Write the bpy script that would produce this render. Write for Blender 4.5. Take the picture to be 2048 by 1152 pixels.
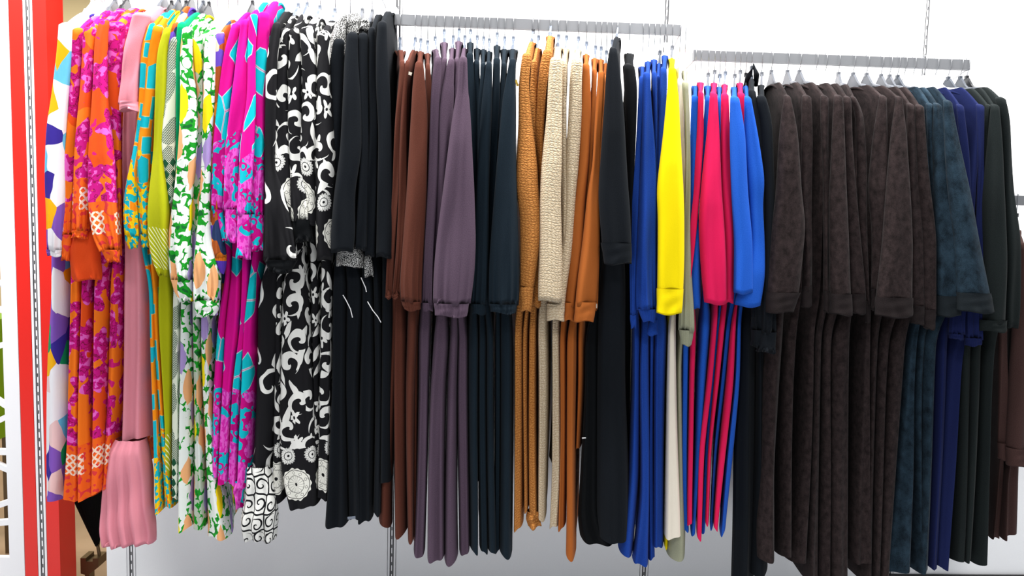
import bpy, math, random
import numpy as np
from mathutils import Vector, Matrix

# ------------------------------------------------------------------ camera, world, light
for o in list(bpy.data.objects): bpy.data.objects.remove(o)
SC = bpy.context.scene; COL = SC.collection
F = 1480.0; CAMD = 2.55; EYE = np.array([0.0, -CAMD, 1.4])
YAW, PITCH, ROLL = 0.04351, -0.08192, 0.02515
def cam_basis():
    cy, sy, cp, sp = math.cos(YAW), math.sin(YAW), math.cos(PITCH), math.sin(PITCH)
    f = np.array([sy*cp, cy*cp, sp]); r = np.array([cy, -sy, 0.0]); u = np.cross(r, f)
    c, s = math.cos(ROLL), math.sin(ROLL)
    return r*c + u*s, -r*s + u*c, f
CR, CU, CF = cam_basis()
cam = bpy.data.cameras.new('camera'); cam.sensor_width = 36; cam.lens = F/2048*36
cam.clip_start = 0.02
camo = bpy.data.objects.new('camera', cam); COL.objects.link(camo)
m = Matrix(((CR[0], CU[0], -CF[0], EYE[0]), (CR[1], CU[1], -CF[1], EYE[1]), (CR[2], CU[2], -CF[2], EYE[2]), (0, 0, 0, 1)))
camo.matrix_world = m; SC.camera = camo

W = bpy.data.worlds.new('shop_ambience'); SC.world = W; W.use_nodes = True
W.node_tree.nodes['Background'].inputs[0].default_value = (0.92, 0.96, 1.0, 1)
W.node_tree.nodes['Background'].inputs[1].default_value = 0.36
def area_light(name, loc, size, energy, rot=(0, 0, 0), col=(1, 0.985, 0.96)):
    l = bpy.data.lights.new(name, 'AREA'); l.shape = 'RECTANGLE'; l.size, l.size_y = size; l.energy = energy; l.color = col
    o = bpy.data.objects.new(name, l); COL.objects.link(o); o.location = loc; o.rotation_euler = rot
for i, x in enumerate((-2.0, -0.7, 0.7, 2.0)):
    area_light('ceiling_light', (x, -0.78, 3.0), (0.9, 0.25), 58, (math.radians(16), 0, 0))
for i, x in enumerate((-1.2, 1.2)):
    area_light('ceiling_light', (x, -3.0, 3.2), (0.9, 0.6), 30, (math.radians(20), 0, 0))
area_light('stockroom_light', (-2.6, 1.4, 2.9), (0.8, 0.8), 40)
SC.view_settings.view_transform = 'Standard'; SC.view_settings.look = 'None'
SC.view_settings.gamma = 1.0; SC.view_settings.use_curve_mapping = False
SC.view_settings.exposure = -0.15

# ------------------------------------------------------------------ helpers
def P(x, y, depth):
    """photo pixel -> point on the plane `depth` metres in front of the wall (vectorised)"""
    x = np.asarray(x, float)[..., None]; y = np.asarray(y, float)[..., None]
    d = CF*F + CR*(x-1024) + CU*(576-y)
    t = (CAMD - np.asarray(depth, float)[..., None])/d[..., 1:2]
    return EYE + d*t
def lin(c):
    c = np.array(c, float)/255.0
    return tuple(np.where(c <= 0.04045, c/12.92, ((c+0.055)/1.055)**2.4)) + (1.0,)

def fab(c, k=0.62): c = lin(c); return (c[0]*k, c[1]*k, c[2]*k, 1.0)
class Ex:                                        # tiny expression -> math node compiler
    def __init__(s, t, v): s.t = t; s.v = v
    def _m(s, op, *a): return s.t.math(op, s, *a)
    def __add__(s, o): return s._m('ADD', o)
    __radd__ = __add__
    def __sub__(s, o): return s._m('SUBTRACT', o)
    def __rsub__(s, o): return s.t.math('SUBTRACT', o, s)
    def __mul__(s, o): return s._m('MULTIPLY', o)
    __rmul__ = __mul__
    def __truediv__(s, o): return s._m('DIVIDE', o)
    def __lt__(s, o): return s._m('LESS_THAN', o)
    def __gt__(s, o): return s._m('GREATER_THAN', o)
    def sin(s): return s._m('SINE')
    def cos(s): return s._m('COSINE')
    def abs(s): return s._m('ABSOLUTE')
    def sqrt(s): return s._m('SQRT')
    def fract(s): return s._m('FRACT')
    def log(s): return s._m('LOGARITHM', 2.718)
    def mx(s, o): return s._m('MAXIMUM', o)
    def mn(s, o): return s._m('MINIMUM', o)
    def inv(s): return 1.0 - s
class Mat:
    def __init__(s, name, rough=0.9, sheen=0.0, spec=0.2):
        s.m = bpy.data.materials.new(name); s.m.use_nodes = True
        s.nt = s.m.node_tree; s.b = s.nt.nodes['Principled BSDF']
        s.b.inputs['Roughness'].default_value = rough
        s.b.inputs['Specular IOR Level'].default_value = spec
        s.b.inputs['Sheen Weight'].default_value = sheen
        s.b.inputs['Sheen Roughness'].default_value = 0.4
    def node(s, t): return s.nt.nodes.new(t)
    def link(s, a, b): s.nt.links.new(a, b)
    def put(s, sock, v):
        if isinstance(v, Ex): v = v.v
        if isinstance(v, (int, float)): sock.default_value = v
        elif isinstance(v, tuple): sock.default_value = v
        else: s.link(v, sock)
    def math(s, op, *a):
        n = s.node('ShaderNodeMath'); n.operation = op
        for i, x in enumerate(a): s.put(n.inputs[i], x)
        return Ex(s, n.outputs[0])
    def uv(s):
        n = s.node('ShaderNodeUVMap'); n.uv_map = 'fabric'
        q = s.node('ShaderNodeSeparateXYZ'); s.link(n.outputs[0], q.inputs[0])
        return Ex(s, q.outputs[0]), Ex(s, q.outputs[1])
    def vec(s, x, y, z=0.0):
        n = s.node('ShaderNodeCombineXYZ')
        for i, v in enumerate((x, y, z)): s.put(n.inputs[i], v)
        return n.outputs[0]
    def noise(s, u, v, scale, detail=2.0, w=0.0, rough=0.5):
        n = s.node('ShaderNodeTexNoise'); n.noise_dimensions = '3D'
        s.link(s.vec(u, v, w), n.inputs['Vector']); n.inputs['Scale'].default_value = scale
        n.inputs['Detail'].default_value = detail; n.inputs['Roughness'].default_value = rough
        return Ex(s, n.outputs[0])
    def warp(s, u, v, scale, amt, w=0.0):
        a = s.noise(u, v, scale, 1.0, w); b = s.noise(u, v, scale, 1.0, w+7.3)
        return u + (a-0.5)*amt, v + (b-0.5)*amt
    def vor(s, u, v, scale, rnd=1.0, w=0.0, metric='EUCLIDEAN'):
        """per-cell local coordinates and three random numbers"""
        n = s.node('ShaderNodeTexVoronoi'); n.voronoi_dimensions = '2D'; n.feature = 'F1'; n.distance = metric
        s.link(s.vec(u+w, v+w*0.7), n.inputs['Vector']); n.inputs['Scale'].default_value = scale
        n.inputs['Randomness'].default_value = rnd
        p = s.node('ShaderNodeSeparateXYZ'); s.link(n.outputs['Position'], p.inputs[0])
        c = s.node('ShaderNodeSeparateColor'); s.link(n.outputs['Color'], c.inputs[0])
        return (u+w) - Ex(s, p.outputs[0]), (v+w*0.7) - Ex(s, p.outputs[1]), Ex(s, c.outputs[0]), Ex(s, c.outputs[1]), Ex(s, c.outputs[2])
    def edge(s, u, v, scale, rnd=1.0, w=0.0):
        n = s.node('ShaderNodeTexVoronoi'); n.voronoi_dimensions = '2D'; n.feature = 'DISTANCE_TO_EDGE'
        s.link(s.vec(u+w, v+w*0.7), n.inputs['Vector']); n.inputs['Scale'].default_value = scale
        n.inputs['Randomness'].default_value = rnd
        return Ex(s, n.outputs['Distance'])
    def polar(s, x, y): return (x*x + y*y).sqrt(), s.math('ARCTAN2', y, x)
    def rot(s, x, y, a):
        c, q = a.cos(), a.sin(); return x*c - y*q, x*q + y*c
    def mix(s, f, a, b):
        n = s.node('ShaderNodeMix'); n.data_type = 'RGBA'
        s.put(n.inputs[0], f); s.put(n.inputs[6], a); s.put(n.inputs[7], b)
        return n.outputs[2]
    def ramp(s, f, stops):
        n = s.node('ShaderNodeValToRGB'); r = n.color_ramp; r.interpolation = 'CONSTANT'
        r.elements[0].position = stops[0][0]; r.elements[0].color = lin(stops[0][1])
        r.elements[1].position = stops[1][0]; r.elements[1].color = lin(stops[1][1])
        for p, c in stops[2:]: e = r.elements.new(p); e.color = lin(c)
        s.put(n.inputs[0], f); return n.outputs[0]
    def bump(s, h, strength=0.3, dist=0.002):
        n = s.node('ShaderNodeBump'); n.inputs['Strength'].default_value = strength; n.inputs['Distance'].default_value = dist
        s.put(n.inputs['Height'], h); s.link(n.outputs[0], s.b.inputs['Normal'])
    dim = None
    def done(s, c):
        if s.dim:
            n = s.node('ShaderNodeMix'); n.data_type = 'RGBA'; n.blend_type = 'MULTIPLY'; n.inputs[0].default_value = 1.0
            s.put(n.inputs[6], c); n.inputs[7].default_value = (s.dim, s.dim, s.dim, 1); c = n.outputs[2]
        s.put(s.b.inputs['Base Color'], c); return s.m

def weave(M, u, v):                              # fine cloth relief shared by the prints
    M.bump(M.noise(u, v*0.35, 160, 3.0), 0.25, 0.002); M.dim = 0.80

def m_simple(name, c, rough=0.5, metal=0.0, spec=0.4):
    M = Mat(name, rough, 0, spec); M.b.inputs['Metallic'].default_value = metal; return M.done(lin(c))
def m_knit(name, c, c2=None, speck=0.5, sheen=0.02, grain=420, k=0.62):
    M = Mat(name, 0.95, sheen, 0.12); u, v = M.uv()
    c2 = c2 or tuple(min(255, x*1.35+6) for x in c)
    n = M.noise(u, v, grain, 2.0); big = M.noise(u, v*0.4, 9, 3.0)
    f = ((n-0.5)*2.2*speck + 0.35 + (big-0.5)*0.6).mx(0.0).mn(1.0)
    M.bump(n + M.noise(u, v*0.3, 60, 2)*0.8, 0.25, 0.0015)
    return M.done(M.mix(f, fab(c, k), fab(c2, k)))
def m_velvet(name, c, c2, scale=45, k=0.6):
    M = Mat(name, 0.9, 0.04, 0.1); u, v = M.uv()
    n = M.noise(u, v*0.7, scale, 5.0, 0, 0.68); g = M.noise(u, v, 520, 2.0)
    f = ((n-0.5)*2.0 + 0.4 + (g-0.5)*1.1).mx(0.0).mn(1.0)
    M.bump(n + g*0.4, 0.35, 0.002)
    return M.done(M.mix(f, fab(c, k), fab(c2, k)))
def m_quilt(name, c, c2, s=0.72, k=0.74):
    M = Mat(name, 0.85, 0.02, 0.2); u, v = M.uv()
    uu, vv = M.warp(u, v, 60, 0.006)
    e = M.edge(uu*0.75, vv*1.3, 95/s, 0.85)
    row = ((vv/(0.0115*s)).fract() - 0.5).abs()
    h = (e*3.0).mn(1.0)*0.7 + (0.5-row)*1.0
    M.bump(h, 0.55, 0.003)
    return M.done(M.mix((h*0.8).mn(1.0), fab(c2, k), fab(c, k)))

def m_patch():
    M = Mat('white_patch_print'); u, v = M.uv(); uu, vv = M.warp(u, v, 14, 0.03)
    x, y, r, g, b = M.vor(uu, vv*0.62, 22, 0.95, 0.31)
    c = M.ramp(r, [(0, (246, 244, 250)), (0.40, (12, 150, 92)), (0.50, (108, 200, 236)), (0.64, (132, 88, 190)), (0.76, (250, 182, 14)), (0.84, (58, 42, 150)), (0.93, (242, 206, 206))])
    weave(M, u, v); return M.done(c)
def m_floral():
    M = Mat('orange_magenta_floral_print'); u, v = M.uv(); uu, vv = M.warp(u, v, 30, 0.014)
    x, y, r, g, b = M.vor(uu, vv*0.8, 13, 0.9, 0.2)
    R, T = M.polar(x, y)
    fl = (R < ((T*5.0 + r*6.3).cos()*0.010 + 0.036)) * (g > 0.08)
    n = M.noise(uu, vv, 42, 2.0, 1.0); n2 = M.noise(u, v, 26, 1.0, 5.0)
    base = M.mix(M.noise(u, v, 3.0, 0.0, 2.0) > 0.52, lin((250, 122, 24)), lin((238, 84, 22)))
    inner = M.mix(n > 0.56, lin((206, 16, 134)), lin((240, 104, 206)))
    inner = M.mix((n > 0.41) * (n < 0.45), inner, lin((150, 10, 80)))
    c = M.mix(fl, base, inner)
    leaf = (n2 > 0.63) * fl.inv()
    c = M.mix(leaf, c, lin((214, 28, 120)))
    a1 = ((u+v)/0.021).fract(); b1 = ((u-v)/0.021).fract()
    lat = (a1 < 0.36).mx(b1 < 0.36)
    band = (v > 0.075) * (v < 0.135) * ((u/0.075 + 0.1).fract() < 0.62)
    low = (v < 0.16)
    c = M.mix(low, c, M.mix((M.noise(u, v, 70, 0.0, 3.0) > 0.6), lin((250, 104, 28)), lin((226, 58, 62))))
    c = M.mix(band*lat, c, lin((252, 226, 206)))
    weave(M, u, v); return M.done(c)
def m_turq():
    M = Mat('orange_turquoise_print'); u, v = M.uv()
    x, y, r, g, b = M.vor(u, v*0.55, 27, 0.7, 0.4)
    ax, ay = x.abs(), y.abs()
    w = 0.006 + g*0.010; h = 0.006 + b*0.016
    rect = (ax < w)*(ay < h)*(r > 0.12); out = (ax < w+0.0018)*(ay < h+0.0012)*(r > 0.12)
    c = M.mix(out, lin((252, 146, 12)), lin((226, 196, 120)))
    c = M.mix(rect, c, lin((10, 186, 206)))
    lx, ly, lr, lg, lb = M.vor(u, v, 46, 0.8, 0.7); R, T = M.polar(lx, ly)
    low = (v < 0.26) * (M.noise(u, v, 12, 1.0) + (0.26-v)*1.6 > 0.56)
    lc = M.mix((M.noise(u, v, 55, 1.0, 4.0) > 0.5), lin((252, 206, 6)), lin((14, 184, 200)))
    lc = M.mix((R < 0.0062)*(lr > 0.5), lc, lin((246, 130, 20)))
    c = M.mix(low, c, lc)
    weave(M, u, v); return M.done(c)
def m_lime():
    M = Mat('lime_stripe_print'); u, v = M.uv()
    ch = ((v + (u*1.0).abs()*1.6)/0.016).fract()
    st = (ch < 0.30) * (v > 0.02) * (v < 0.13) * (u > 0.004)
    st2 = (((v+u*0.6)/0.03).fract() < 0.2) * (v > 0.30) * (v < 0.42) * (u < 0.01)
    c = M.mix(st.mx(st2), lin((178, 182, 10)), lin((244, 246, 190)))
    weave(M, u, v); return M.done(c)
def m_hatch():
    M = Mat('cream_leaf_hatch_print'); u, v = M.uv(); uu, vv = M.warp(u, v, 25, 0.012)
    x, y, r, g, b = M.vor(uu, vv*0.55, 22, 0.8, 0.9)
    x, y = M.rot(x, y, (r-0.5)*1.2 + 0.5)
    lens = ((x.abs()*1.2 + (y*y)*20.0) < 0.021)
    ha = (((u*1.5 + v)/0.0065).fract() < 0.55)
    c = M.mix(lens*ha, lin((238, 244, 226)), lin((22, 74, 52)))
    low = (v < 0.12)*(((u/0.02).fract()-0.5).abs() + ((v/0.03).fract()-0.5).abs() < 0.42)
    c = M.mix(low, c, lin((28, 86, 58)))
    weave(M, u, v); return M.done(c)
def m_garden(name='white_green_leaf_print', ground=(238, 244, 240), w0=0.0):
    M = Mat(name); u, v = M.uv(); uu, vv = M.warp(u, v, 34, 0.016, w0)
    x, y, r, g, b = M.vor(uu, vv, 33, 1.0, 0.15+w0)
    x, y = M.rot(x, y, r*6.28)
    lens = ((x.abs() + (y*y)*42.0) < 0.0098)
    n = M.noise(uu, vv, 52, 1.0, 2.0)
    green = ((n > 0.465)*(lens.inv()))
    c = M.mix(green, lin(ground), lin((22, 156, 36)))
    c = M.mix(green*(n > 0.63), c, lin((16, 104, 44)))
    X, Y, r2, g2, b2 = M.vor(uu*1.0, vv*0.55, 17, 0.9, 0.55+w0)
    X, Y = M.rot(X, Y, (g2-0.5)*0.8)
    big = ((X.abs() + (Y*Y)*20.0) < 0.0175)
    col = M.ramp(r2, [(0, (246, 180, 124)), (0.36, (250, 226, 16)), (0.56, (176, 152, 214)), (0.78, (236, 242, 238))])
    c = M.mix(big, c, col)
    weave(M, u, v); return M.done(c)
def m_rust():
    M = Mat('rust_navy_print'); u, v = M.uv(); uu, vv = M.warp(u, v, 20, 0.02)
    x, y, r, g, b = M.vor(uu, vv, 24, 1.0, 0.1)
    c = M.ramp(r, [(0, (176, 86, 30)), (0.34, (38, 58, 100)), (0.5, (246, 132, 32)), (0.66, (236, 222, 196)), (0.8, (110, 78, 200))])
    c = M.mix(v < 0.035, c, lin((100, 62, 196)))
    weave(M, u, v); return M.done(c)
def m_magenta():
    M = Mat('magenta_turquoise_print'); u, v = M.uv()
    x, y, r, g, b = M.vor(u, v*0.55, 25, 1.0, 0.77); e = M.edge(u, v*0.55, 25, 1.0, 0.77)
    sel = (r > 0.66)
    c = M.mix(sel*(e > 0.01), lin((232, 2, 152)), lin((190, 226, 236)))
    c = M.mix(sel*(e > 0.05), c, lin((2, 204, 218)))
    lx, ly, lr, lg, lb = M.vor(u, v, 36, 0.7, 0.3); R, T = M.polar(lx, ly)
    ring = ((R-0.009).abs() < 0.0028)*(lr > 0.5)
    dot = (R < 0.0045)*(lr > 0.5)
    zone = M.noise(u, v, 16, 1.0, 3.0)
    lc = M.mix(M.noise(u, v, 34, 1.0, 8.0) > 0.5, lin((4, 196, 214)), lin((206, 0, 136)))
    lc = M.mix(ring, lc, lin((214, 8, 150))); lc = M.mix(dot, lc, lin((10, 190, 210)))
    pet = (zone > 0.5); pt = M.noise(u, v*0.5, 130, 1.0, 9.0)
    lc = M.mix(pet, lc, M.mix(pt > 0.52, lin((242, 96, 214)), lin((226, 44, 184))))
    low = ((v + (M.noise(u, v, 18, 0.0, 4.0)-0.5)*0.14) < 0.27)
    c = M.mix(low, c, lc)
    weave(M, u, v); return M.done(c)
BLK, WHT = (20, 20, 24), (242, 242, 238)
def medallion(M, u, v, cy, per=0.112, rad=0.047):
    qx = ((u/per + 0.5).fract()-0.5)*per; qy = v-cy
    R, T = M.polar(qx, qy)
    disc = R < ((T*14.0).cos()*0.0018 + rad)
    line = ((R - rad*0.90).abs() < 0.0009)
    pet = ((T*8.0).sin().abs() < 0.16)*(R < rad*0.52)*(R > rad*0.13)
    ring = ((R - rad*0.52 - (T*16.0).cos().abs()*0.002).abs() < 0.0008)
    hub = R < rad*0.11
    ph = ((T*(9/6.2832)).fract()-0.5)*(rad*0.72*0.698)
    dm = (R - rad*0.72).abs()*0.9 + ph.abs()
    dia = (dm < 0.0052)*(dm > 0.0038)
    return disc, line.mx(pet).mx(ring).mx(hub).mx(dia)
def scroll(M, u, v, cell, w, stroke=0.42, rnd=0.55, turns=1.35, rmax=0.46, vs=0.8):
    x, y, r, g, b = M.vor(u, v*vs, 1.0/cell, rnd, w); y = y/vs
    R, T = M.polar(x, y)
    sgn = (g > 0.5)*2.0 - 1.0
    t = (T*sgn/6.2832 + R/cell*turns*1.6 + r).fract()
    wd = stroke*(0.55 + R/cell*0.9)
    return (t < wd) * (R < rmax*cell), R, T, (r, g, b), x, y
def m_bw(name, cell=0.07, w=0.0, border=True, stroke=0.45, dense=True):
    M = Mat(name); u, v = M.uv(); uu, vv = M.warp(u, v, 16, 0.02, w)
    s1, R, T, rr, x, y = scroll(M, uu, vv, cell, w+0.13, stroke, 0.6, 1.0, 0.52)
    white = s1
    if dense:
        X, Y, r2, g2, b2 = M.vor(uu, vv*0.7, 1.35/cell, 0.9, w+0.8); X, Y = M.rot(X, Y, (r2-0.5)*2.0)
        blob = ((X.abs()*1.5 + (Y*Y)*(1.1/cell)) < 0.19*cell)*(g2 > 0.35)
        PR, PT = M.polar(X, Y)
        paw = (PR < ((PT*5.0).cos()*0.09*cell + 0.20*cell))*(PR > 0.05*cell)*(g2 < 0.35)
        far = R > 0.40*cell
        white = white.mx(blob*far).mx(paw*far)
    c = M.mix(white, lin(BLK), lin(WHT))
    if border:
        c = M.mix(v < 0.175, c, lin(BLK))
        ux = ((u/0.075+0.3).fract()-0.5)*0.075; R2, T2 = M.polar(ux, v-0.155)
        sun = (R2 < 0.019 + (T2*9.0).cos().abs()*0.006)*(R2 > 0.0035)*(((T2*9.0).sin().abs() > 0.18).mx(R2 < 0.011))*(((R2-0.0115).abs() > 0.001))
        c = M.mix(sun, c, lin(WHT))
        d, l = medallion(M, u, v, 0.072)
        c = M.mix(d, c, lin((246, 245, 236))); c = M.mix(d*l, c, lin(BLK))
        c = M.mix((v < 0.012), c, lin(BLK))
    weave(M, u, v); return M.done(c)
def m_scroll_white():
    M = Mat('white_black_scroll_print'); u, v = M.uv()
    s1, R, T, rr, x, y = scroll(M, u, v, 0.042, 0.3, 0.34, 0.25, 1.5, 0.5)
    e = M.edge(u, v*0.8, 1/0.042, 0.25, 0.3)
    c = M.mix(s1.mx((e < 0.05)), lin(WHT), lin(BLK))
    weave(M, u, v); return M.done(c)
def m_glitter():
    M = Mat('silver_sequin', 0.35, 0, 0.6); u, v = M.uv()
    n = M.noise(u, v, 300, 2.0)
    c = M.mix(n > 0.52, lin((16, 16, 18)), lin((190, 190, 188)))
    M.bump(n, 0.6, 0.002); return M.done(c)

MT = {
 'patch': m_patch(), 'floral': m_floral(), 'turq': m_turq(), 'lime': m_lime(), 'hatch': m_hatch(),
 'garden': m_garden(), 'garden_sage': m_garden('sage_green_leaf_print', (196, 208, 190), 0.6), 'rust': m_rust(), 'magenta': m_magenta(),
 'bw': m_bw('black_white_arabesque_print', 0.066, 0.0, True, 0.54), 'bw2': m_bw('black_white_paisley_print', 0.058, 0.45, True, 0.54),
 'bwL': m_bw('black_white_large_scroll_print', 0.10, 0.23, False, 0.26, False), 'bwW': m_scroll_white(), 'glitter': m_glitter(),
 'pink': m_knit('dusty_pink_crepe', (228, 140, 156), (236, 156, 170), 0.2, k=0.8),
 'sheer': m_knit('orange_chiffon', (238, 72, 26), (246, 98, 40), 0.3, k=0.8),
 'emerald': m_knit('emerald_cloth', (0, 146, 92), None, 0.2, k=0.8), 'navyprint': m_rust(),
 'black': m_knit('black_knit', (17, 21, 26), (30, 36, 44), 0.5), 'black2': m_knit('plain_black_knit', (12, 14, 17), (22, 26, 30), 0.4),
 'brown': m_knit('brown_knit', (96, 52, 40), (124, 72, 58), 0.5), 'mauve': m_knit('mauve_knit', (88, 71, 88), (118, 97, 117), 0.6),
 'teal': m_knit('blue_black_knit', (20, 32, 42), (36, 52, 64), 0.5),
 'camel': m_quilt('camel_quilted', (222, 152, 78), (160, 94, 36)), 'beige': m_quilt('beige_quilted', (238, 222, 194), (196, 172, 138)),
 'caramel': m_knit('caramel_jersey', (188, 102, 42), (204, 120, 58), 0.3), 'ivory': m_knit('ivory_jersey', (240, 230, 212), (246, 238, 224), 0.2, k=0.8),
 'blue': m_knit('royal_blue_knit', (24, 64, 160), (44, 92, 196), 0.6), 'yellow': m_knit('yellow_jersey', (250, 222, 0), (255, 234, 10), 0.2, k=0.8),
 'olive': m_knit('sage_olive_cotton', (150, 152, 128), (172, 174, 150), 0.5, k=0.8),
 'blueB': m_knit('bright_blue_knit', (26, 92, 214), (52, 122, 240), 0.6), 'crimson': m_knit('crimson_jersey', (222, 24, 84), (232, 36, 96), 0.2, k=0.8),
 'dbrown': m_velvet('dark_brown_velour', (28, 22, 22), (74, 61, 61), 60), 'dteal': m_velvet('slate_blue_velvet', (18, 29, 38), (56, 80, 98), 34),
 'navy': m_knit('navy_knit', (22, 30, 74), (36, 48, 104), 0.4), 'dgreen': m_knit('black_green_wool', (24, 30, 31), (44, 52, 52), 0.6),
 'dband': m_knit('dark_trim', (30, 26, 27), (58, 48, 48), 0.6), 'tband': m_knit('dark_slate_trim', (24, 30, 34), (44, 52, 58), 0.5),
 'rbrown': m_knit('reddish_brown_knit', (66, 46, 44), (96, 70, 66), 0.6),
 'chrome': m_simple('chrome', (196, 198, 202), 0.25, 0.9), 'rail': m_simple('satin_rail', (122, 124, 128), 0.4, 0.4),
 'h_grey': m_simple('grey_plastic', (88, 91, 98), 0.35), 'h_white': m_simple('white_plastic', (244, 244, 246), 0.35),
 'h_black': m_simple('black_plastic', (28, 29, 32), 0.3), 'h_clear': m_simple('smoky_plastic', (96, 104, 118), 0.15, 0.0, 0.8),
 'h_slate': m_simple('slate_plastic', (62, 67, 76), 0.35),
 'white': m_simple('white_gloss_paint', (240, 240, 243), 0.45), 'slotdark': m_simple('slot_shadow_gap', (40, 40, 44), 0.7),
 'red': m_simple('red_laminate', (226, 38, 30), 0.3), 'plinth': m_simple('black_plinth', (22, 22, 24), 0.6),
}
def m_wall():
    M = Mat('painted_wall_panel', 0.55, 0, 0.3); n = M.node('ShaderNodeTexCoord'); t = M.node('ShaderNodeTexNoise')
    M.link(n.outputs['Object'], t.inputs['Vector']); t.inputs['Scale'].default_value = 260
    e = Ex(M, t.outputs[0]); M.bump(e, 0.12, 0.001)
    return M.done(M.mix(e, lin((244, 245, 248)), lin((250, 251, 253))))
def m_floor():
    M = Mat('tan_floor', 0.5, 0, 0.3); n = M.node('ShaderNodeTexCoord'); t = M.node('ShaderNodeTexNoise')
    M.link(n.outputs['Object'], t.inputs['Vector']); t.inputs['Scale'].default_value = 5; t.inputs['Detail'].default_value = 8
    return M.done(M.mix(Ex(M, t.outputs[0]), lin((168, 136, 104)), lin((196, 170, 140))))
MT['wall'] = m_wall(); MT['floor'] = m_floor(); MT['cream'] = m_simple('cream_board', (238, 214, 160), 0.5)
MT['lime_paint'] = m_simple('lime_paint', (150, 214, 10), 0.4); MT['bracket'] = m_simple('bronze_metal', (104, 86, 62), 0.4, 0.5)
MT['umb'] = m_knit('black_umbrella_cloth', (10, 10, 12), (18, 18, 20), 0.2); MT['gold'] = m_simple('gold_tag', (226, 190, 70), 0.4)

def tag(o, label=None, cat=None, group=None, kind=None):
    if label: o['label'] = label
    if cat: o['category'] = cat
    if group: o['group'] = group
    if kind: o['kind'] = kind
    return o
def empty(name, loc):
    o = bpy.data.objects.new(name, None); COL.objects.link(o); o.location = loc; o.empty_display_size = 0.05; return o
def link_mesh(name, me, parent):
    o = bpy.data.objects.new(name, me); COL.objects.link(o)
    if parent is not None:
        o.parent = parent; base = parent
        off = Vector((0, 0, 0))
        while base is not None: off += base.location; base = base.parent
        o.location = -off                       # mesh data stay in world coordinates
    return o
def quads(name, V, Q, uvs, mat, parent, smooth=True):
    me = bpy.data.meshes.new(name); V = np.asarray(V, np.float32); Q = np.asarray(Q, np.int32)
    me.vertices.add(len(V)); me.vertices.foreach_set('co', V.ravel())
    me.loops.add(Q.size); me.loops.foreach_set('vertex_index', Q.ravel())
    me.polygons.add(len(Q)); me.polygons.foreach_set('loop_start', np.arange(0, Q.size, 4, dtype=np.int32))
    me.polygons.foreach_set('loop_total', np.full(len(Q), 4, np.int32))
    if uvs is not None:
        l = me.uv_layers.new(name='fabric'); l.data.foreach_set('uv', np.asarray(uvs, np.float32).ravel())
    me.polygons.foreach_set('use_smooth', np.full(len(Q), smooth)); me.materials.append(mat)
    me.update(calc_edges=True); me.validate()
    return link_mesh(name, me, parent)
def loft(name, rings, U, Vv, mat, parent, cap_top=True):
    """rings (R,N,3) closed around N, first column at the rear; U (R,N+1), Vv (R,)"""
    R, N, _ = rings.shape
    if cap_top:
        c = rings[0].mean(0); rings = np.concatenate([(c + (rings[0]-c)*0.02)[None], rings], 0)
        U = np.concatenate([U[:1], U], 0); Vv = np.concatenate([Vv[:1], Vv]); R += 1
    i, j = np.meshgrid(np.arange(R-1), np.arange(N), indexing='ij'); j2 = (j+1) % N
    Q = np.stack([i*N+j, i*N+j2, (i+1)*N+j2, (i+1)*N+j], -1).reshape(-1, 4)[:, ::-1]
    def q(a, b): return np.stack([U[a, b], Vv[a]], -1)
    uv = np.stack([q(i, j), q(i, j+1), q(i+1, j+1), q(i+1, j)], -2).reshape(-1, 4, 2)[:, ::-1]
    return quads(name, rings.reshape(-1, 3), Q, uv, mat, parent)
class MB:
    """boxes, prisms and tubes collected into one mesh"""
    def __init__(s): s.v = []; s.f = []
    def add(s, v, f): n = len(s.v); s.v += [tuple(p) for p in v]; s.f += [tuple(i+n for i in q) for q in f]; return s
    def box(s, a, b):
        x0, y0, z0 = a; x1, y1, z1 = b
        return s.add([(x0,y0,z0),(x1,y0,z0),(x1,y1,z0),(x0,y1,z0),(x0,y0,z1),(x1,y0,z1),(x1,y1,z1),(x0,y1,z1)],
                     [(0,3,2,1),(4,5,6,7),(0,1,5,4),(1,2,6,5),(2,3,7,6),(3,0,4,7)])
    def prism(s, pts, d):
        d = Vector(d); n = len(pts); A = [Vector(p) for p in pts]; Bv = [p+d for p in A]
        return s.add(A+Bv, [tuple(range(n-1, -1, -1)), tuple(range(n, 2*n))] + [(i, (i+1) % n, n+(i+1) % n, n+i) for i in range(n)])
    def tube(s, pts, r, n=6, closed=False):
        pts = [Vector(p) for p in pts]; K = len(pts); vs = []; rr = r if hasattr(r, '__len__') else [r]*K
        for k, p in enumerate(pts):
            a = pts[(k-1) % K] if closed else pts[max(k-1, 0)]; b = pts[(k+1) % K] if closed else pts[min(k+1, K-1)]
            t = (b-a).normalized(); up = Vector((1, 0, 0)) if abs(t.x) < 0.8 else Vector((0, 0, 1))
            e1 = t.cross(up).normalized(); e2 = t.cross(e1)
            vs += [p + (e1*math.cos(q)+e2*math.sin(q))*rr[k] for q in np.arange(n)*2*math.pi/n]
        fs = []
        for k in range(K if closed else K-1):
            k2 = (k+1) % K
            fs += [(k*n+i, k*n+(i+1) % n, k2*n+(i+1) % n, k2*n+i) for i in range(n)]
        if not closed: fs += [tuple(range(n-1, -1, -1)), tuple((K-1)*n+i for i in range(n))]
        return s.add(vs, fs)
    def mesh(s, name, mat, smooth=False):
        me = bpy.data.meshes.new(name); me.from_pydata(s.v, [], s.f); me.materials.append(mat)
        me.polygons.foreach_set('use_smooth', [smooth]*len(me.polygons)); me.update(); return me
    def build(s, name, mat, parent=None, smooth=False):
        return link_mesh(name, s.mesh(name, mat, smooth), parent)

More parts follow.
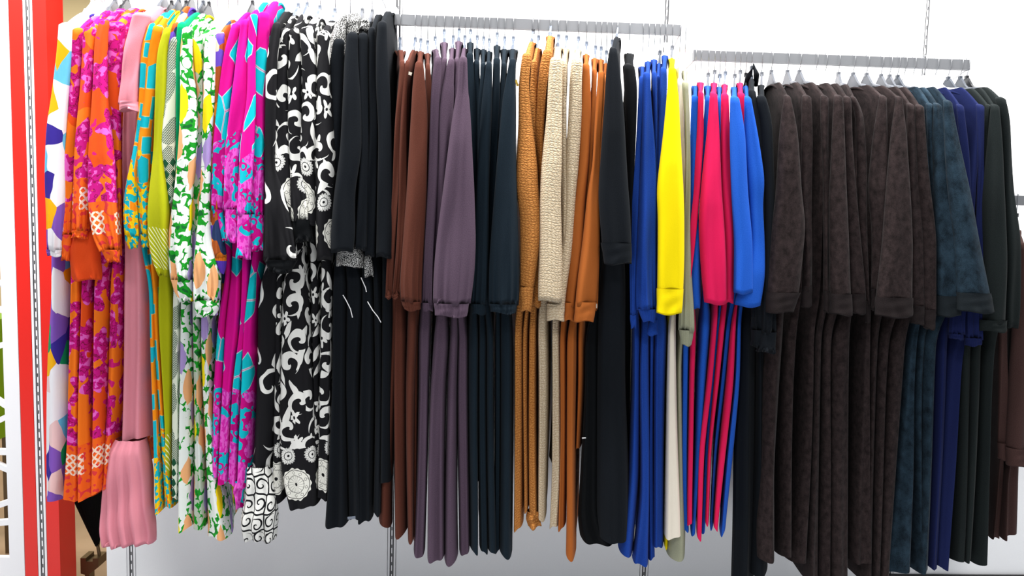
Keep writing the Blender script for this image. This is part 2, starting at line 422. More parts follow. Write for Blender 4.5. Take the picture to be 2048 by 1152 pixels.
# ------------------------------------------------------------------ setting
UPX = [-1.196 + 0.9042*i for i in range(5)]
WB = 0.11; TOP = 3.0
wx0 = float(P(213, 1100, 0)[0])
stock = MB().box((-6, 0.11, -0.05), (4.5, 4.5, 0)).build('floor', MT['floor']); tag(stock, 'tan brown floor of the stock area behind the wall', 'floor', kind='structure')
floor = MB().box((-6, -4.5, -0.05), (4.5, 0.11, 0)).build('floor', m_simple('pale_grey_tile', (206, 208, 212), 0.35)); tag(floor, 'pale grey shop floor in front of the clothes wall', 'floor', kind='structure')
wall = MB().box((wx0, 0.016, WB), (3.4, 0.06, TOP)).build('wall_back', MT['wall']); tag(wall, 'white shop wall of flat panels between slotted uprights', 'wall', kind='structure')
edges = [wx0] + UPX + [3.4]
for a, b in zip(edges[:-1], edges[1:]):
    MB().box((a+(0.016 if a != wx0 else 0), 0.0, WB), (b-(0.016 if b != 3.4 else 0), 0.0155, TOP)).build('panel', MT['wall'], wall)
def upright(x, y, z0, z1, parent, full=0.030):
    h = full/2
    mb = MB()
    mb.box((x-h*0.92, y+0.000, z0), (x-h*0.46, y+0.012, z1)).box((x+h*0.46, y+0.000, z0), (x+h*0.92, y+0.012, z1)).box((x-h*0.16, y+0.001, z0), (x+h*0.16, y+0.012, z1))
    u = mb.build('slotted_upright', MT['white'], parent)
    b = MB().box((x-h*0.9, y+0.0035, z0+0.001), (x+h*0.9, y+0.0125, z1-0.001)).build('slot_channel', MT['slotdark'], u)
    s = MB(); z = z0+0.02
    while z < z1-0.03:
        s.box((x-h*0.10, y+0.0005, z), (x+h*0.10, y+0.0013, z+0.012)); z += 0.032
    tag(s.build('slot', MT['slotdark'], u), kind='stuff')
for x in UPX: upright(x, 0.0, WB, TOP, wall)
bb = MB().box((wx0, 0.02, 0), (3.4, 0.06, WB)).build('baseboard_back', MT['plinth']); tag(bb, 'black plinth under the white clothes wall', 'baseboard', kind='structure')
tx = float(P(1768, 1149, 0)[0])
tr = MB().box((tx, -0.012, WB), (3.4, -0.001, 0.172)).build('trim_1', MT['plinth']); tag(tr, 'black kick strip along the foot of the wall below the dark dresses', 'trim', kind='structure')
# red column left of the wall
rx0 = float(P(51, 1150, 0)[0]); rx1 = float(P(121, 1150, 0)[0]); ux = float(P(86, 1150, 0)[0])
redc = MB().box((rx0, 0, 0), (ux-0.0165, 0.10, TOP)).box((ux+0.0165, 0, 0), (rx1, 0.10, TOP)).box((ux-0.0165, 0.014, 0), (ux+0.0165, 0.10, TOP)).build('wall_left', MT['red'])
tag(redc, 'red laminate column beside the white patterned partition', 'column', kind='structure')
upright(ux, 0.0, 0.0, TOP, redc, 0.032)
# white partition with cut-out lattice
px1 = rx0-0.002; px0 = float(P(12, 900, 0)[0])
part = MB().box((px0, 0.0, 0), (px1, 0.02, TOP)).build('wall_side', MT['white']); tag(part, 'white partition panel with angular cut-out openings', 'partition', kind='structure')
zb = float(P(10, 1115, 0)[2]); L = px0-0.5
MB().box((L, 0.0, 0), (px0, 0.02, zb)).build('lower_panel', MT['white'], part)
MB().box((L, 0.0, 1.42), (px0, 0.02, TOP)).build('upper_panel', MT['white'], part)
MB().box((L-0.12, 0.0, 0), (L, 0.02, TOP)).build('side_panel', MT['white'], part)
for (ya, dz) in ((812, 0.34), (835, -0.26), (905, 0.0), (940, 0.22), (1045, -0.05), (1005, -0.20), (690, -0.14), (620, 0.02), (565, -0.30)):
    a = P(16, ya, 0)[2]; w = 0.010; b = min(max(a+dz, zb+0.012), 1.40)
    MB().prism([(px0, 0.001, a-w), (L, 0.001, b-w), (L, 0.001, b+w), (px0, 0.001, a+w)], (0, 0.018, 0)).build('lattice_bar', MT['white'], part)
# stock area seen through the gap
far = MB().box((-6, 2.6, 0), (4.5, 2.7, 3.2)).build('wall_rear', MT['cream']); tag(far, 'cream boarded wall of the stock area behind the shop wall', 'wall', kind='structure')
for i in range(9):
    x0 = -5.0+i*0.42
    for z0, z1 in ((0.02, 2.36), (2.375, 3.18)):
        MB().box((x0, 2.585, z0), (x0+0.412, 2.599, z1)).build('board', MT['cream'], far)
a = P(0, 770, -0.5)
gp = empty('lime_crate', (a[0]-0.05, 0.5, 0)); tag(gp, 'lime green crate standing behind the cut-out white partition', 'crate')
g0 = P(0, 870, -0.5)[2]; g1 = P(0, 660, -0.5)[2]
MB().box((a[0]-0.25, 0.42, g0), (a[0]+0.03, 0.62, g1)).build('crate_body', MT['lime_paint'], gp)
MB().box((a[0]-0.27, 0.40, g1), (a[0]+0.035, 0.64, g1+0.05)).build('rim', MT['lime_paint'], gp)
for dx in (-0.24, 0.0): MB().box((a[0]+dx, 0.5, 0), (a[0]+dx+0.02, 0.53, g0)).build('leg', MT['bracket'], gp)
# folded umbrella in the gap
ud = -0.22
t0 = P(176, 985, ud); tip = P(195, 1092, ud); st = P(199, 1112, ud)
um = empty('folded_umbrella', (st[0], st[1], 0)); tag(um, 'black folded umbrella pointing down behind the orange floral dresses', 'umbrella')
top = t0 + (t0-tip)*1.2
prof = [(0.0, 0.012), (0.12, 0.05), (0.4, 0.055), (0.62, 0.040), (0.85, 0.020), (1.0, 0.006)]
rings = []
for t, r in prof:
    c = top*(1-t) + tip*t
    ang = np.linspace(-math.pi, math.pi, 25)[:-1]; rad = r*(1+0.22*np.cos(ang*8))
    rings.append(np.stack([c[0]+rad*np.cos(ang), c[1]+rad*np.sin(ang), np.full(24, c[2])], -1))
rings = np.array(rings); U = np.tile(np.linspace(0, 0.3, 25), (len(rings), 1))
loft('canopy', rings, U, np.linspace(0.5, 0, len(rings)), MT['umb'], um)
MB().tube([tip+np.array([0, 0, 0.01]), st], 0.006, 8).build('shaft', MT['bracket'], um)
c = st
fb = MB(); fb.prism([(c[0]-0.055, c[1]-0.03, c[2]+0.005), (c[0]-0.035, c[1]-0.03, c[2]+0.005), (c[0]-0.035, c[1]-0.03, c[2]-0.008), (c[0]-0.01, c[1]-0.03, c[2]-0.008), (c[0]-0.01, c[1]-0.03, c[2]+0.004), (c[0]+0.012, c[1]-0.03, c[2]+0.004), (c[0]+0.01, c[1]-0.03, c[2]-0.03), (c[0]-0.03, c[1]-0.03, c[2]-0.062), (c[0]-0.055, c[1]-0.03, c[2]-0.055)], (0, 0.06, 0))
fb.box((c[0]-0.045, c[1]-0.02, 0), (c[0]-0.03, c[1]+0.02, c[2]-0.05)).build('stand_bracket', MT['bracket'], um)

# ------------------------------------------------------------------ rails
RD = 0.27
def rail(i0, i1, z, label, ext=(-0.022, -0.021)):
    x0, x1 = UPX[i0]-ext[0], UPX[i1]+ext[1]
    r = empty('hanging_rail', ((x0+x1)/2, -RD, z)); tag(r, label, 'rail', 'hanging rails on the shop wall')
    MB().box((x0, -RD-0.0075, z-0.015), (x1, -RD+0.0075, z+0.015)).build('bar', MT['rail'], r)
    for x in (x0, x1):
        sx = 1 if x == x0 else -1
        xb = UPX[i0] if x == x0 else UPX[i1]
        xe = x + (0.003 if x == x0 else -0.003)
        def bq(y, zz): f = min(1, -y/(RD-0.0075)); return (xb+(xe-xb)*f-0.002, y, zz)
        MB().prism([bq(-0.001, z+0.016), bq(-0.001, z-0.062), bq(-0.055, z-0.058), bq(-0.10, z-0.044), bq(-RD+0.0075, z-0.016), bq(-RD+0.0075, z+0.010), bq(-0.1, z+0.016)], (0.004, 0, 0)).build('bracket', MT['white'], r)
        MB().box((x-0.001, -RD-0.0085, z-0.016), (x+0.001, -RD+0.0085, z+0.016)).build('end_cap', MT['rail'], r)
    return z
RZ = {1: 2.095, 2: 2.008, 3: 1.935, 4: float(P(2035, 401, RD)[2])}
rail(0, 1, RZ[1], 'tallest metal hanging rail, over the printed dresses')
rail(1, 2, RZ[2], 'metal hanging rail over brown, mauve, camel and blue dresses')
rail(2, 3, RZ[3], 'metal hanging rail over crimson and dark velour dresses')
rail(3, 4, RZ[4], 'lowest metal hanging rail, beyond the dark green dresses', (-0.03, 0.02))

# ------------------------------------------------------------------ garments
NB = 64
TH = np.linspace(-1, 1, NB+1)[:-1]; TH = np.sign(TH)*np.abs(TH)**1.5*math.pi       # dense at the front (0)
SN, CS = np.sin(TH), np.cos(TH)
def ring_u(pts):                                   # arc length measured from the front centre
    d = np.linalg.norm(np.roll(pts, -1, 1)-pts, axis=2); cum = np.concatenate([np.zeros((len(pts), 1)), np.cumsum(d, 1)], 1)
    return cum - cum[:, NB//2][:, None]
def smooth1(a, k=2):
    n = len(a); ker = np.exp(-0.5*(np.arange(-2*k, 2*k+1)/k)**2); ker /= ker.sum()
    p = np.concatenate([2*a[0]-a[1:2*k+1][::-1], a, 2*a[-1]-a[-2*k-1:-1][::-1]]); return np.convolve(p, ker, 'valid')
def rows_of(rows, n, y0=None, y1=None):
    r = np.array(sorted(rows), float); ys = np.linspace(r[0, 0] if y0 is None else y0, r[-1, 0] if y1 is None else y1, n)
    xl = np.interp(ys, r[:, 0], r[:, 1]); xr = np.interp(ys, r[:, 0], r[:, 2])
    return ys, smooth1(xl), smooth1(xr)
def strip(rows, n, depth):
    """rows of pixels -> centre points, half widths on the plane at that depth"""
    ys, xl, xr = rows_of(rows, n); A, B = P(xl, ys, depth), P(xr, ys, depth)
    return (A+B)/2, np.linalg.norm(B-A, axis=1)/2

def piece(name, rows, front, mat, parent, rng, n=44, thick=0.026, folds=1.0, gather=0, uoff=0.0, flare=0.0, vtot=None, cap=True, ruffle=0.0, scale=1.0, voff=0.0, sq=0.75, pleat=1.0, seam=None, rib=0.0):
    """a sleeve / tier / cuff: closed tube whose outline in front view follows rows"""
    C, hw = strip(rows, n, front-thick*0.7); hw = hw*scale
    if seam: yy = np.linspace(min(q[0] for q in rows), max(q[0] for q in rows), n); hw = hw*np.where(yy < seam, 0.93, 1.0)
    dt = np.minimum(np.maximum(hw*0.85, 0.008), thick)
    t = np.linspace(0, 1, n)[:, None]
    x = np.sign(SN)*np.abs(SN)**sq*np.ones((n, 1)); d = CS*np.ones((n, 1))
    ph = rng.uniform(0, 6.28, 4); npl = np.maximum(hw/0.020, 0.8).mean()*pleat
    xr = np.sign(SN)*np.abs(SN)**sq
    fold = np.cos(xr*math.pi*npl*0.9 + ph[0] + 1.2*np.sin(t*3.1+ph[1]))*0.0045*folds*(0.25+0.9*t)*np.clip(CS+0.35, 0, 1)
    fold = fold + np.sin(t*rng.uniform(9, 14)+xr*2+ph[2])*0.0016*folds
    wig = np.sin(t*rng.uniform(5, 9)+ph[3])*0.0014*folds
    if gather:
        gz = np.clip((t-0.62)/0.38, 0, 1)**1.6; k = (1-np.abs(np.sin(TH*gather*0.5+ph[1]+0.5*np.sin(TH*3)))*2)*gz*0.17
        x = x*(1+k*0.25); d = d*(1+k)
    if rib:
        k = np.sin(TH*23+ph[0])*rib; x = x*(1+k*0.5); d = d*(1+k)
    if ruffle:
        rz = np.clip((t-0.72)/0.28, 0, 1)
        k = (np.sin(TH*7+ph[0]+t*9)+np.sin(TH*13+ph[1]-t*17)*0.7)*rz*ruffle
        x = x*(1+k*0.5); d = d*(1+k*1.5)
    X = C[:, 0][:, None] + x*hw[:, None] + wig
    Y = C[:, 1][:, None] - d*dt[:, None] - fold
    Z = C[:, 2][:, None]*np.ones((1, NB)) + np.cos(xr*3+ph[2])*0.003*t
    R = np.stack([X, Y, Z], -1)
    U = ring_u(R) + uoff
    V = C[:, 2]-C[-1, 2] + voff
    if cap:                                        # rounded top, drawn back into the shoulder
        c = R[0].mean(0); add = []
        for f, up, back in ((0.45, 0.010, 0.012), (0.78, 0.006, 0.006)):
            q = c + (R[0]-c)*np.array([f, f, 1]); q = q + np.array([0, back, up]); add.append(q)
        R = np.concatenate([np.array(add), R]); U = np.concatenate([U[:1], U[:1], U]); V = np.concatenate([[V[0]+0.016, V[0]+0.008], V])
    # turned-in lower edge
    c = R[-1].mean(0); inn = c + (R[-1]-c)*np.array([0.88, 0.88, 1]) + np.array([0, 0, 0.010])
    inn2 = c + (R[-1]-c)*np.array([0.3, 0.3, 1]) + np.array([0, 0, 0.025])
    R = np.concatenate([R, inn[None], inn2[None]]); U = np.concatenate([U, U[-1:], U[-1:]]); V = np.concatenate([V, [V[-1]+0.01, V[-1]+0.02]])
    return loft(name, R, U, V, mat, parent, cap_top=cap)

ORD = ['first', 'second', 'third', 'fourth', 'fifth', 'sixth', 'seventh', 'eighth', 'ninth', 'tenth', 'eleventh']
HC = {'w': ('h_white', 'white'), 'g': ('h_grey', 'grey'), 'b': ('h_black', 'black'), 'c': ('h_clear', 'smoky grey'), 's': ('h_slate', 'slate grey')}
def hanger(xn, zn, xs, zs, rz, hc, label, group, lean, fin=0.034, E0=0.055, ES=0.178, hlim=0.01):
    """hook over the rail, fin plate, two sloping arms; lean = x change per metre of depth towards the shop"""
    r = empty('clothes_hanger', (xn, -RD, zn-0.06)); tag(r, label, 'hanger', group)
    def q(d, z, dx=0.0): return (xn + lean*d + dx, -RD - d, z)   # d towards the shop
    top = rz+0.0165; pts = [q(-0.014, top-0.022)]
    for a in np.linspace(math.pi, 0, 9): pts.append(q(0.0105*math.cos(a), top+0.0075*math.sin(a)))
    xh = 0.0
    pts += [q(0.0112, top-0.024), q(0.004, top-0.038), q(0.0, top-0.05), q(0.0, zn+fin+0.002)]
    MB().tube(pts, 0.0013, 6).build('hook', MT['chrome'], r, True)
    mat = MT[HC[hc][0]]; th = min(0.0035, hlim*0.45); zn0 = zn-0.006
    def roof(d): t = max(0.0, (d-E0)/(ES-E0))**(1/0.85); return zn0+(zs-zn0)*t
    prof = [(-0.009, zn+fin), (0.009, zn+fin), (0.016, zn+fin*0.8), (0.030, zn+0.016), (0.052, zn-0.002), (0.052, zn-0.014), (-0.052, zn-0.014), (-0.052, zn-0.002), (-0.030, zn+0.016), (-0.016, zn+fin*0.8)]
    pr = [q(d, z, -th) for d, z in prof]
    MB().prism(pr, (2*th, 0, 0)).build('neck_plate', mat, r)
    MB().box((xn-0.0045, -RD-0.0045, zn+fin-0.004), (xn+0.0045, -RD+0.0045, zn+fin+0.008)).build('hook_socket', mat, r)
    for s in (-1, 1):
        ra = min(0.0065, hlim*0.62)
        p = [q(s*0.045, zn+0.002)] + [q(s*d, roof(d)+(0.004-0.12*(d-0.045) if d < E0 else -0.006-ra*1.3)) for d in (0.07, 0.092, E0+0.012, 0.135, 0.16)]
        MB().tube(p, [ra, ra, ra, ra, ra, ra*0.8], 8).build('arm', mat, r, True)
    return r

def garment(rail_n, run, idx, gid, neck, S=None, K=None, sd=0.50, kd=0.46, mat=None, cuff=None, cmat=None, tier=None, tmat=None, lining=None, lmat=None, hc='g', folds=1.0, kf=1.0, nohang=False, rear=False, band=True, nb=0.055, fin=None, extra=None, seam=None, collar=None):
    rng = np.random.default_rng(1000+gid)
    mt = MT[mat or run['mat']]
    n_run = run['n']
    lab = run['label'][idx] if isinstance(run['label'], list) else run['label'] % ORD[idx]
    nx, ny = neck
    Pn = P(nx, ny, RD); xn, zn = XN[gid], Pn[2]; hlim = HL[gid]
    visS = S is not None
    if S is None: S = [(ny+22, nx-4, nx+4), (560, nx-5, nx+5)]; sd = min(sd, 0.43)
    S = sorted(S); sd = sd+0.02 if visS else sd
    if S[0][0]-ny > 30:
        y0 = ny+18; c = (S[0][1]+S[0][2])/2*0.75+nx*0.25; h = (S[0][2]-S[0][1])/2*0.72; S = [(y0, c-h, c+h)] + S
    if K is None:
        c = (S[-1][1]+S[-1][2])/2; c = 1024+(c-1024)*0.99; K = [(S[-1][0]-20, c-5, c+5), (960, c-6, c+6)]; kd = min(kd, 0.40)
    K = sorted(K)
    hemz = float(P((K[-1][1]+K[-1][2])/2, K[-1][0], kd)[2])
    root = empty(run['name'], (xn, -RD, hemz)); tag(root, lab, run['cat'], run['group'])
    uo = rng.uniform(0, 3.0)
    # ---- body: shoulder roof, torso behind the sleeves, skirt
    E0 = nb; ES = 0.178
    Ps = P((S[0][1]+S[0][2])/2, S[0][0], RD+ES); xs, zs = Ps[0], min(Ps[2], zn-0.02)
    hs = max(0.008, float(np.linalg.norm(P(S[0][2], S[0][0], RD+ES)-P(S[0][1], S[0][0], RD+ES))/2))
    n1, n2 = 9, 64
    t = np.linspace(0, 1, n1)
    za = zn + (zs-zn)*t; ea = E0+(ES-E0)*t**0.85; xfa = xn+(xs-xn)*(ea/ES); hn = min(0.010, hlim); hfa = hn+(max(hs, hn)-hn)*t**0.7; xca = np.full(n1, xn)
    wk = (K[0][2]-K[0][1])/2; ck = (K[0][2]+K[0][1])/2
    sw = (S[0][1]+S[0][2])/2
    front_rows = [(S[0][0]+6, sw-(S[0][2]-S[0][1])*0.46, sw+(S[0][2]-S[0][1])*0.46)]
    sh = np.array(S, float)
    for yy in np.linspace(S[0][0]+40, K[0][0]-15, 5) if K[0][0]-S[0][0] > 90 else []:
        f = (yy-S[0][0])/(K[0][0]-S[0][0]); a = np.interp(yy, sh[:, 0], sh[:, 1]); b = np.interp(yy, sh[:, 0], sh[:, 2])
        h = min((b-a)/2*0.8, max(wk*0.8, 7)); c = (a+b)/2*(1-f*0.6)+ck*f*0.6; front_rows.append((yy, c-h, c+h))
    front_rows += K
    ys, xl, xr = rows_of(front_rows, n2)
    fk = np.clip((ys-K[0][0]+60)/120, 0, 1); fk = fk*fk*(3-2*fk)
    dep = (RD+ES)*(1-fk) + kd*fk - np.sin(np.clip((ys-S[0][0])/max(60, K[0][0]-S[0][0]), 0, 1)*math.pi)*0.02*(1-fk)
    A, B = P(xl, ys, dep), P(xr, ys, dep)
    Cb = (A+B)/2; hb = np.linalg.norm(B-A, axis=1)/2
    zb = Cb[:, 2]; xfb = Cb[:, 0]; eb = dep-RD
    xcb = np.interp(zb, ZG, XC[gid])
    z = np.concatenate([za, zb]); o = np.argsort(-z, kind='stable')
    e = np.concatenate([ea, eb])[o]; xf = np.concatenate([xfa, xfb])[o]; hf = np.concatenate([hfa, hb*1.12])[o]; xc = np.concatenate([xca, xcb])[o]; z = z[o]
    n = len(z); T = np.linspace(0, 1, n)[:, None]
    hback = np.minimum(hf, hlim)
    dd = np.sign(CS)*np.abs(CS)**0.9*np.ones((n, 1))
    wv = np.clip(CS*1.55, 0, 1)*np.ones((n, 1))
    hh = hback[:, None]*(1-wv) + hf[:, None]*wv
    xr_ = np.sign(SN)*np.abs(SN)**0.45
    cx = xc[:, None] + (xf-xc)[:, None]*dd
    ph = rng.uniform(0, 6.28, 5); npl = max(1.0, float(hb[n2*2//3:].mean())/0.018)
    down = np.clip((zn-z)/(zn-hemz), 0, 1)[:, None]
    vis = np.clip(CS*1.6-0.3, 0, 1)
    fold = np.cos(xr_*math.pi*npl + ph[0] + np.sin(down*4+ph[1])*0.8)*0.008*kf*down*vis*np.clip(hf/0.02, 0.3, 1.6)[:, None]
    wig = np.sin(down*rng.uniform(6, 11)+ph[2])*0.0022*kf*down
    X = cx + xr_*hh + wig; Y = -RD - dd*e[:, None] - fold
    Z = z[:, None] + np.cos(xr_*2.4+ph[3])*0.006*down**6 + np.zeros((1, NB))
    R = np.stack([X, Y, Z], -1); U = ring_u(R) + uo
    body = loft('body', R, U, z-hemz, mt, root, cap_top=False)
    # ---- neckband
    if band:
        pts = []
        for a in np.linspace(0, 2*math.pi, 25)[:-1]:
            d = (E0+0.012)*math.cos(a); zz = zn + 0.004 - 0.030*abs(math.cos(a))**2.2
            pts.append((xn + (xs-xn)*d/ES + (hlim+0.0012)*math.sin(a), -RD-d, zz))
        MB().tube(pts, 0.0036, 8, True).build('neckband', MT[cmat] if (cmat and cmat == 'glitter') else mt, root, True)
    # ---- sleeve with cuff
    if visS:
        if cuff:
            kind, yc = cuff
            up = [r for r in S if r[0] < yc]; a = np.interp(yc, sh[:, 0], sh[:, 1]); b = np.interp(yc, sh[:, 0], sh[:, 2])
            e_ = 7 if kind == 'band' else 1; a2 = np.interp(yc+e_, sh[:, 0], sh[:, 1]); b2 = np.interp(yc+e_, sh[:, 0], sh[:, 2]); up = up + [(yc+e_, a2, b2)]; lo = [(yc-1, a, b)] + [r for r in S if r[0] > yc]
            vo = float(P(a, yc, sd)[2]-P(a, S[-1][0], sd)[2])
            sl = piece('sleeve', up, sd, mt, root, rng, gather=11 if kind == 'elastic' else 0, folds=folds, uoff=uo+0.4, voff=vo, seam=seam, ruffle=0.12 if kind == 'ruffle' else 0)
            piece('cuff', lo, sd+(0.004 if kind == 'band' else 0.002), MT[cmat] if cmat else mt, sl, rng, n=14, gather=0, folds=0.3, uoff=uo+0.4, cap=False, scale={'band': 1.04, 'elastic': 0.95, 'ruffle': 1.0}[kind], ruffle={'band': 0, 'elastic': 0.0, 'ruffle': 0.22}[kind], rib=0.055 if kind == 'elastic' else 0)
        else:
            sl = piece('sleeve', S, sd, mt, root, rng, folds=folds, uoff=uo+0.4, seam=seam)
        if rear:                                       # the matching sleeve on the wall side
            for o in [sl] + list(sl.children):
                c = o.copy(); COL.objects.link(c); c.parent = root if o is sl else rsl
                if o is sl: rsl = c
                if o is sl:
                    base = sum((Vector(x.location) for x in (root,)), Vector()); c.scale = (1, -1, 1)
                    c.location = Vector((-base.x, -2*RD - base.y, -base.z)) + Vector(((xn-xs)*2, 0, 0))
    if tier: piece('hem_tier', tier, kd+0.012, MT[tmat] if tmat else mt, root, rng, n=30, thick=0.045, folds=1.8, uoff=uo, cap=False, ruffle=0.03, sq=0.62, pleat=1.5)
    if collar: piece('sequin_collar', collar[1:], collar[0], MT['glitter'], root, rng, n=16, thick=0.05, folds=0.6, uoff=uo, cap=True)
    if lining: piece('sleeve_lining', lining[1:], lining[0], MT[lmat] if lmat else mt, root, rng, n=20, folds=0.8, uoff=uo, ruffle=0.08)
    if extra: extra(root, mt)
    if not nohang:
        hl = HC[hc][1]+' hanger holding the '+lab
        if len(hl.split()) > 16: hl = hl.replace(' hanger holding the ', ' hanger of ')
        if len(hl.split()) > 16: hl = hl.replace(' with banded cuff', '').replace(' with straight sleeves', '').replace(' with turquoise shapes', '').replace(' with yellow hem', '').replace('long-sleeved ', '')
        assert len(hl.split()) <= 16, hl
        hanger(xn, zn+0.006, xs, zs, RZ[rail_n], hc, hl, 'hangers on rail of '+run['group'], (xs-xn)/ES, fin=fin or 0.034, E0=E0, ES=ES, hlim=hlim)
    return root

def bits(*items):
    """small labels and clips: (part name, x, y, width, height, distance from wall, material, tilt)"""
    def f(root, mt):
        for nm, x, y, w, h, d, mat, tilt in items:
            c = P(x, y, d); k = (CAMD-d)/F; w_, h_ = w*k/2, h*k/2; ct, st_ = math.cos(tilt), math.sin(tilt)
            pts = [(c[0]+a*w_*ct-b*h_*st_, c[1], c[2]+a*w_*st_+b*h_*ct) for a, b in ((-1, -1), (1, -1), (1, 1), (-1, 1))]
            MB().prism(pts, (0, 0.003, 0)).build(nm, MT[mat], root)
    return f
RUNS = []
def run(rail_n, name, mat, label, group, items, cat='dress', **defaults):
    RUNS.append((rail_n, dict(name=name, mat=mat, label=label, group=group, cat=cat, n=len(items)), items, defaults))
def G(neck, S=None, K=None, **k): return (neck, S, K, k)

# rows are (y, left x, right x) in photo pixels; S = front sleeve, K = visible skirt edge
run(1, 'maxi_dress', 'patch', ['white maxi dress with green, blue, purple and yellow patches'], 'printed dresses on the tallest rail', [
 G((172,34), [(52,118,145),(110,115,143),(180,107,138),(255,96,134),(300,95,132),(384,90,130),(450,92,128),(495,93,124),(512,96,122)],
   [(500,91,128),(600,93,127),(667,85,129),(768,80,129),(885,78,125),(985,78,119),(1004,80,112)], cuff=('elastic',500), rear=True)], hc='w')
run(1, 'floral_dress', 'floral', 'orange and magenta floral dress, %s from the white patchwork dress', 'orange floral dresses', [
 G((184,40), [(62,146,166),(183,138,158),(300,133,150),(367,130,147),(417,127,146),(477,124,143),(520,124,138)], [(520,138,160),(768,129,154),(885,127,153),(1002,120,153)], cuff=('ruffle',470), sd=0.49, hc='w'),
 G((204,30), [(60,167,191),(200,160,187),(333,148,182),(434,144,178),(476,146,174)], [(500,160,178),(768,153,178),(885,152,179),(1000,152,187)], cuff=('ruffle',462), hc='g',
   lining=(0.495,(462,150,190),(500,140,200),(535,142,203),(560,147,201)), lmat='sheer'),
 G((226,26), [(58,192,217),(200,187,215),(333,178,229),(417,177,233),(467,187,238),(505,206,239),(523,217,238)], [(527,183,213),(768,177,207),(985,173,204)], cuff=('ruffle',500), sd=0.51, hc='b'),
 G((247,24), [(50,217,250),(200,214,241),(333,226,243),(417,231,243),(510,232,243)], [(527,213,239),(768,207,234),(982,201,218)], sd=0.475, kd=0.45, hc='w'),
])
run(1, 'tiered_dress', 'pink', ['dusty pink tiered dress with short sleeves and ruffled hem'], 'printed dresses on the tallest rail', [
 G((302,22), [(32,268,301),(93,249,285),(150,245,279),(205,241,278),(222,241,279)], [(215,238,270),(300,238,268),(384,239,268),(484,240,292),(577,237,293),(768,235,293),(880,233,296)], cuff=('band',205), sd=0.5, kd=0.44, hc='g', kf=0.7,
   tier=[(876,236,293),(900,218,298),(968,210,303),(1051,205,312),(1082,211,310)])])
run(1, 'print_dress', 'turq', 'orange and turquoise print dress with yellow hem, %s from the pink dress', 'orange turquoise dresses', [
 G((318,34), [(66,290,309),(100,283,300),(200,278,290),(300,267,283),(384,250,274),(434,247,276),(480,251,277),(496,258,275)], [(540,293,308),(717,295,311),(901,301,318),(1026,304,324)], cuff=('elastic',474), hc='b'),
 G((334,28), [(56,306,324),(100,297,314),(200,288,311),(300,274,301),(384,275,298),(450,276,298),(494,286,298)], [(540,300,314),(717,306,321),(901,317,333),(1018,321,344)], cuff=('elastic',470), sd=0.495, hc='s')])
run(1, 'print_dress', 'lime', ['lime yellow dress with white chevron stripes at the sleeve ends'], 'printed dresses on the tallest rail', [
 G((349,34), [(60,328,342),(100,314,333),(200,310,331),(300,308,326),(384,300,338),(417,297,341),(450,297,338),(517,303,337),(552,318,334)], [(557,309,343),(650,310,342),(768,320,341),(868,328,341),(960,330,341)], hc='b', sd=0.51)])
run(1, 'print_dress', 'navyprint', ['navy and yellow collared dress squeezed behind the lime dress'], 'printed dresses on the tallest rail', [
 G((364,22), [(50,345,355),(110,330,340),(400,330,338)], None, sd=0.47, hc='b')])
run(1, 'print_dress', 'hatch', ['cream dress with dark green hatched leaf print'], 'printed dresses on the tallest rail', [
 G((368,60), [(80,342,356),(100,334,352),(200,330,352),(300,322,352),(367,330,351),(405,338,348)], [(500,343,360),(570,343,360),(768,340,357),(968,338,354),(1000,340,353)], hc='g')])
run(1, 'print_dress', 'emerald', ['plain emerald green dress beside the hatched cream dress'], 'printed dresses on the tallest rail', [
 G((377,34), [(50,357,372),(100,351,363),(200,353,363),(300,354,362),(400,352,360)], None, sd=0.495, hc='s')])
run(1, 'print_dress', 'garden', ['white dress with green leaves beside the emerald dress', 'pale sage leaf print dress between two white leaf dresses', 'white dress with green leaves beside the rust dress'], 'green leaf print dresses', [
 G((384,36), [(60,366,384),(100,362,384),(200,363,396),(300,357,394),(384,350,384),(467,340,384),(550,340,384),(590,352,386),(602,362,386)], [(600,355,378),(768,353,381),(1061,353,383)], cuff=('ruffle',560), sd=0.51, hc='b'),
 G((398,62), [(80,388,406),(100,387,407),(200,395,408),(300,393,406),(384,384,401),(550,384,398)], [(560,379,398),(768,381,399),(1059,382,409)], mat='garden_sage', sd=0.49, hc='w', kd=0.455),
 G((428,56), [(76,410,430),(100,407,430),(200,408,430),(300,405,424),(417,398,418),(484,393,420),(540,388,443),(617,390,438),(632,396,432)], [(630,395,422),(768,399,421),(968,405,431),(1030,404,446),(1080,404,453)], cuff=('ruffle',600), sd=0.51, hc='w')])
run(1, 'print_dress', 'rust', ['rust and navy dress with purple cuff by the magenta dresses'], 'printed dresses on the tallest rail', [
 G((444,48), [(70,432,448),(110,429,448),(200,427,438),(300,424,434),(434,418,438),(484,417,450),(524,417,454),(547,434,448)], None, cuff=('elastic',515), sd=0.5, hc='w')])
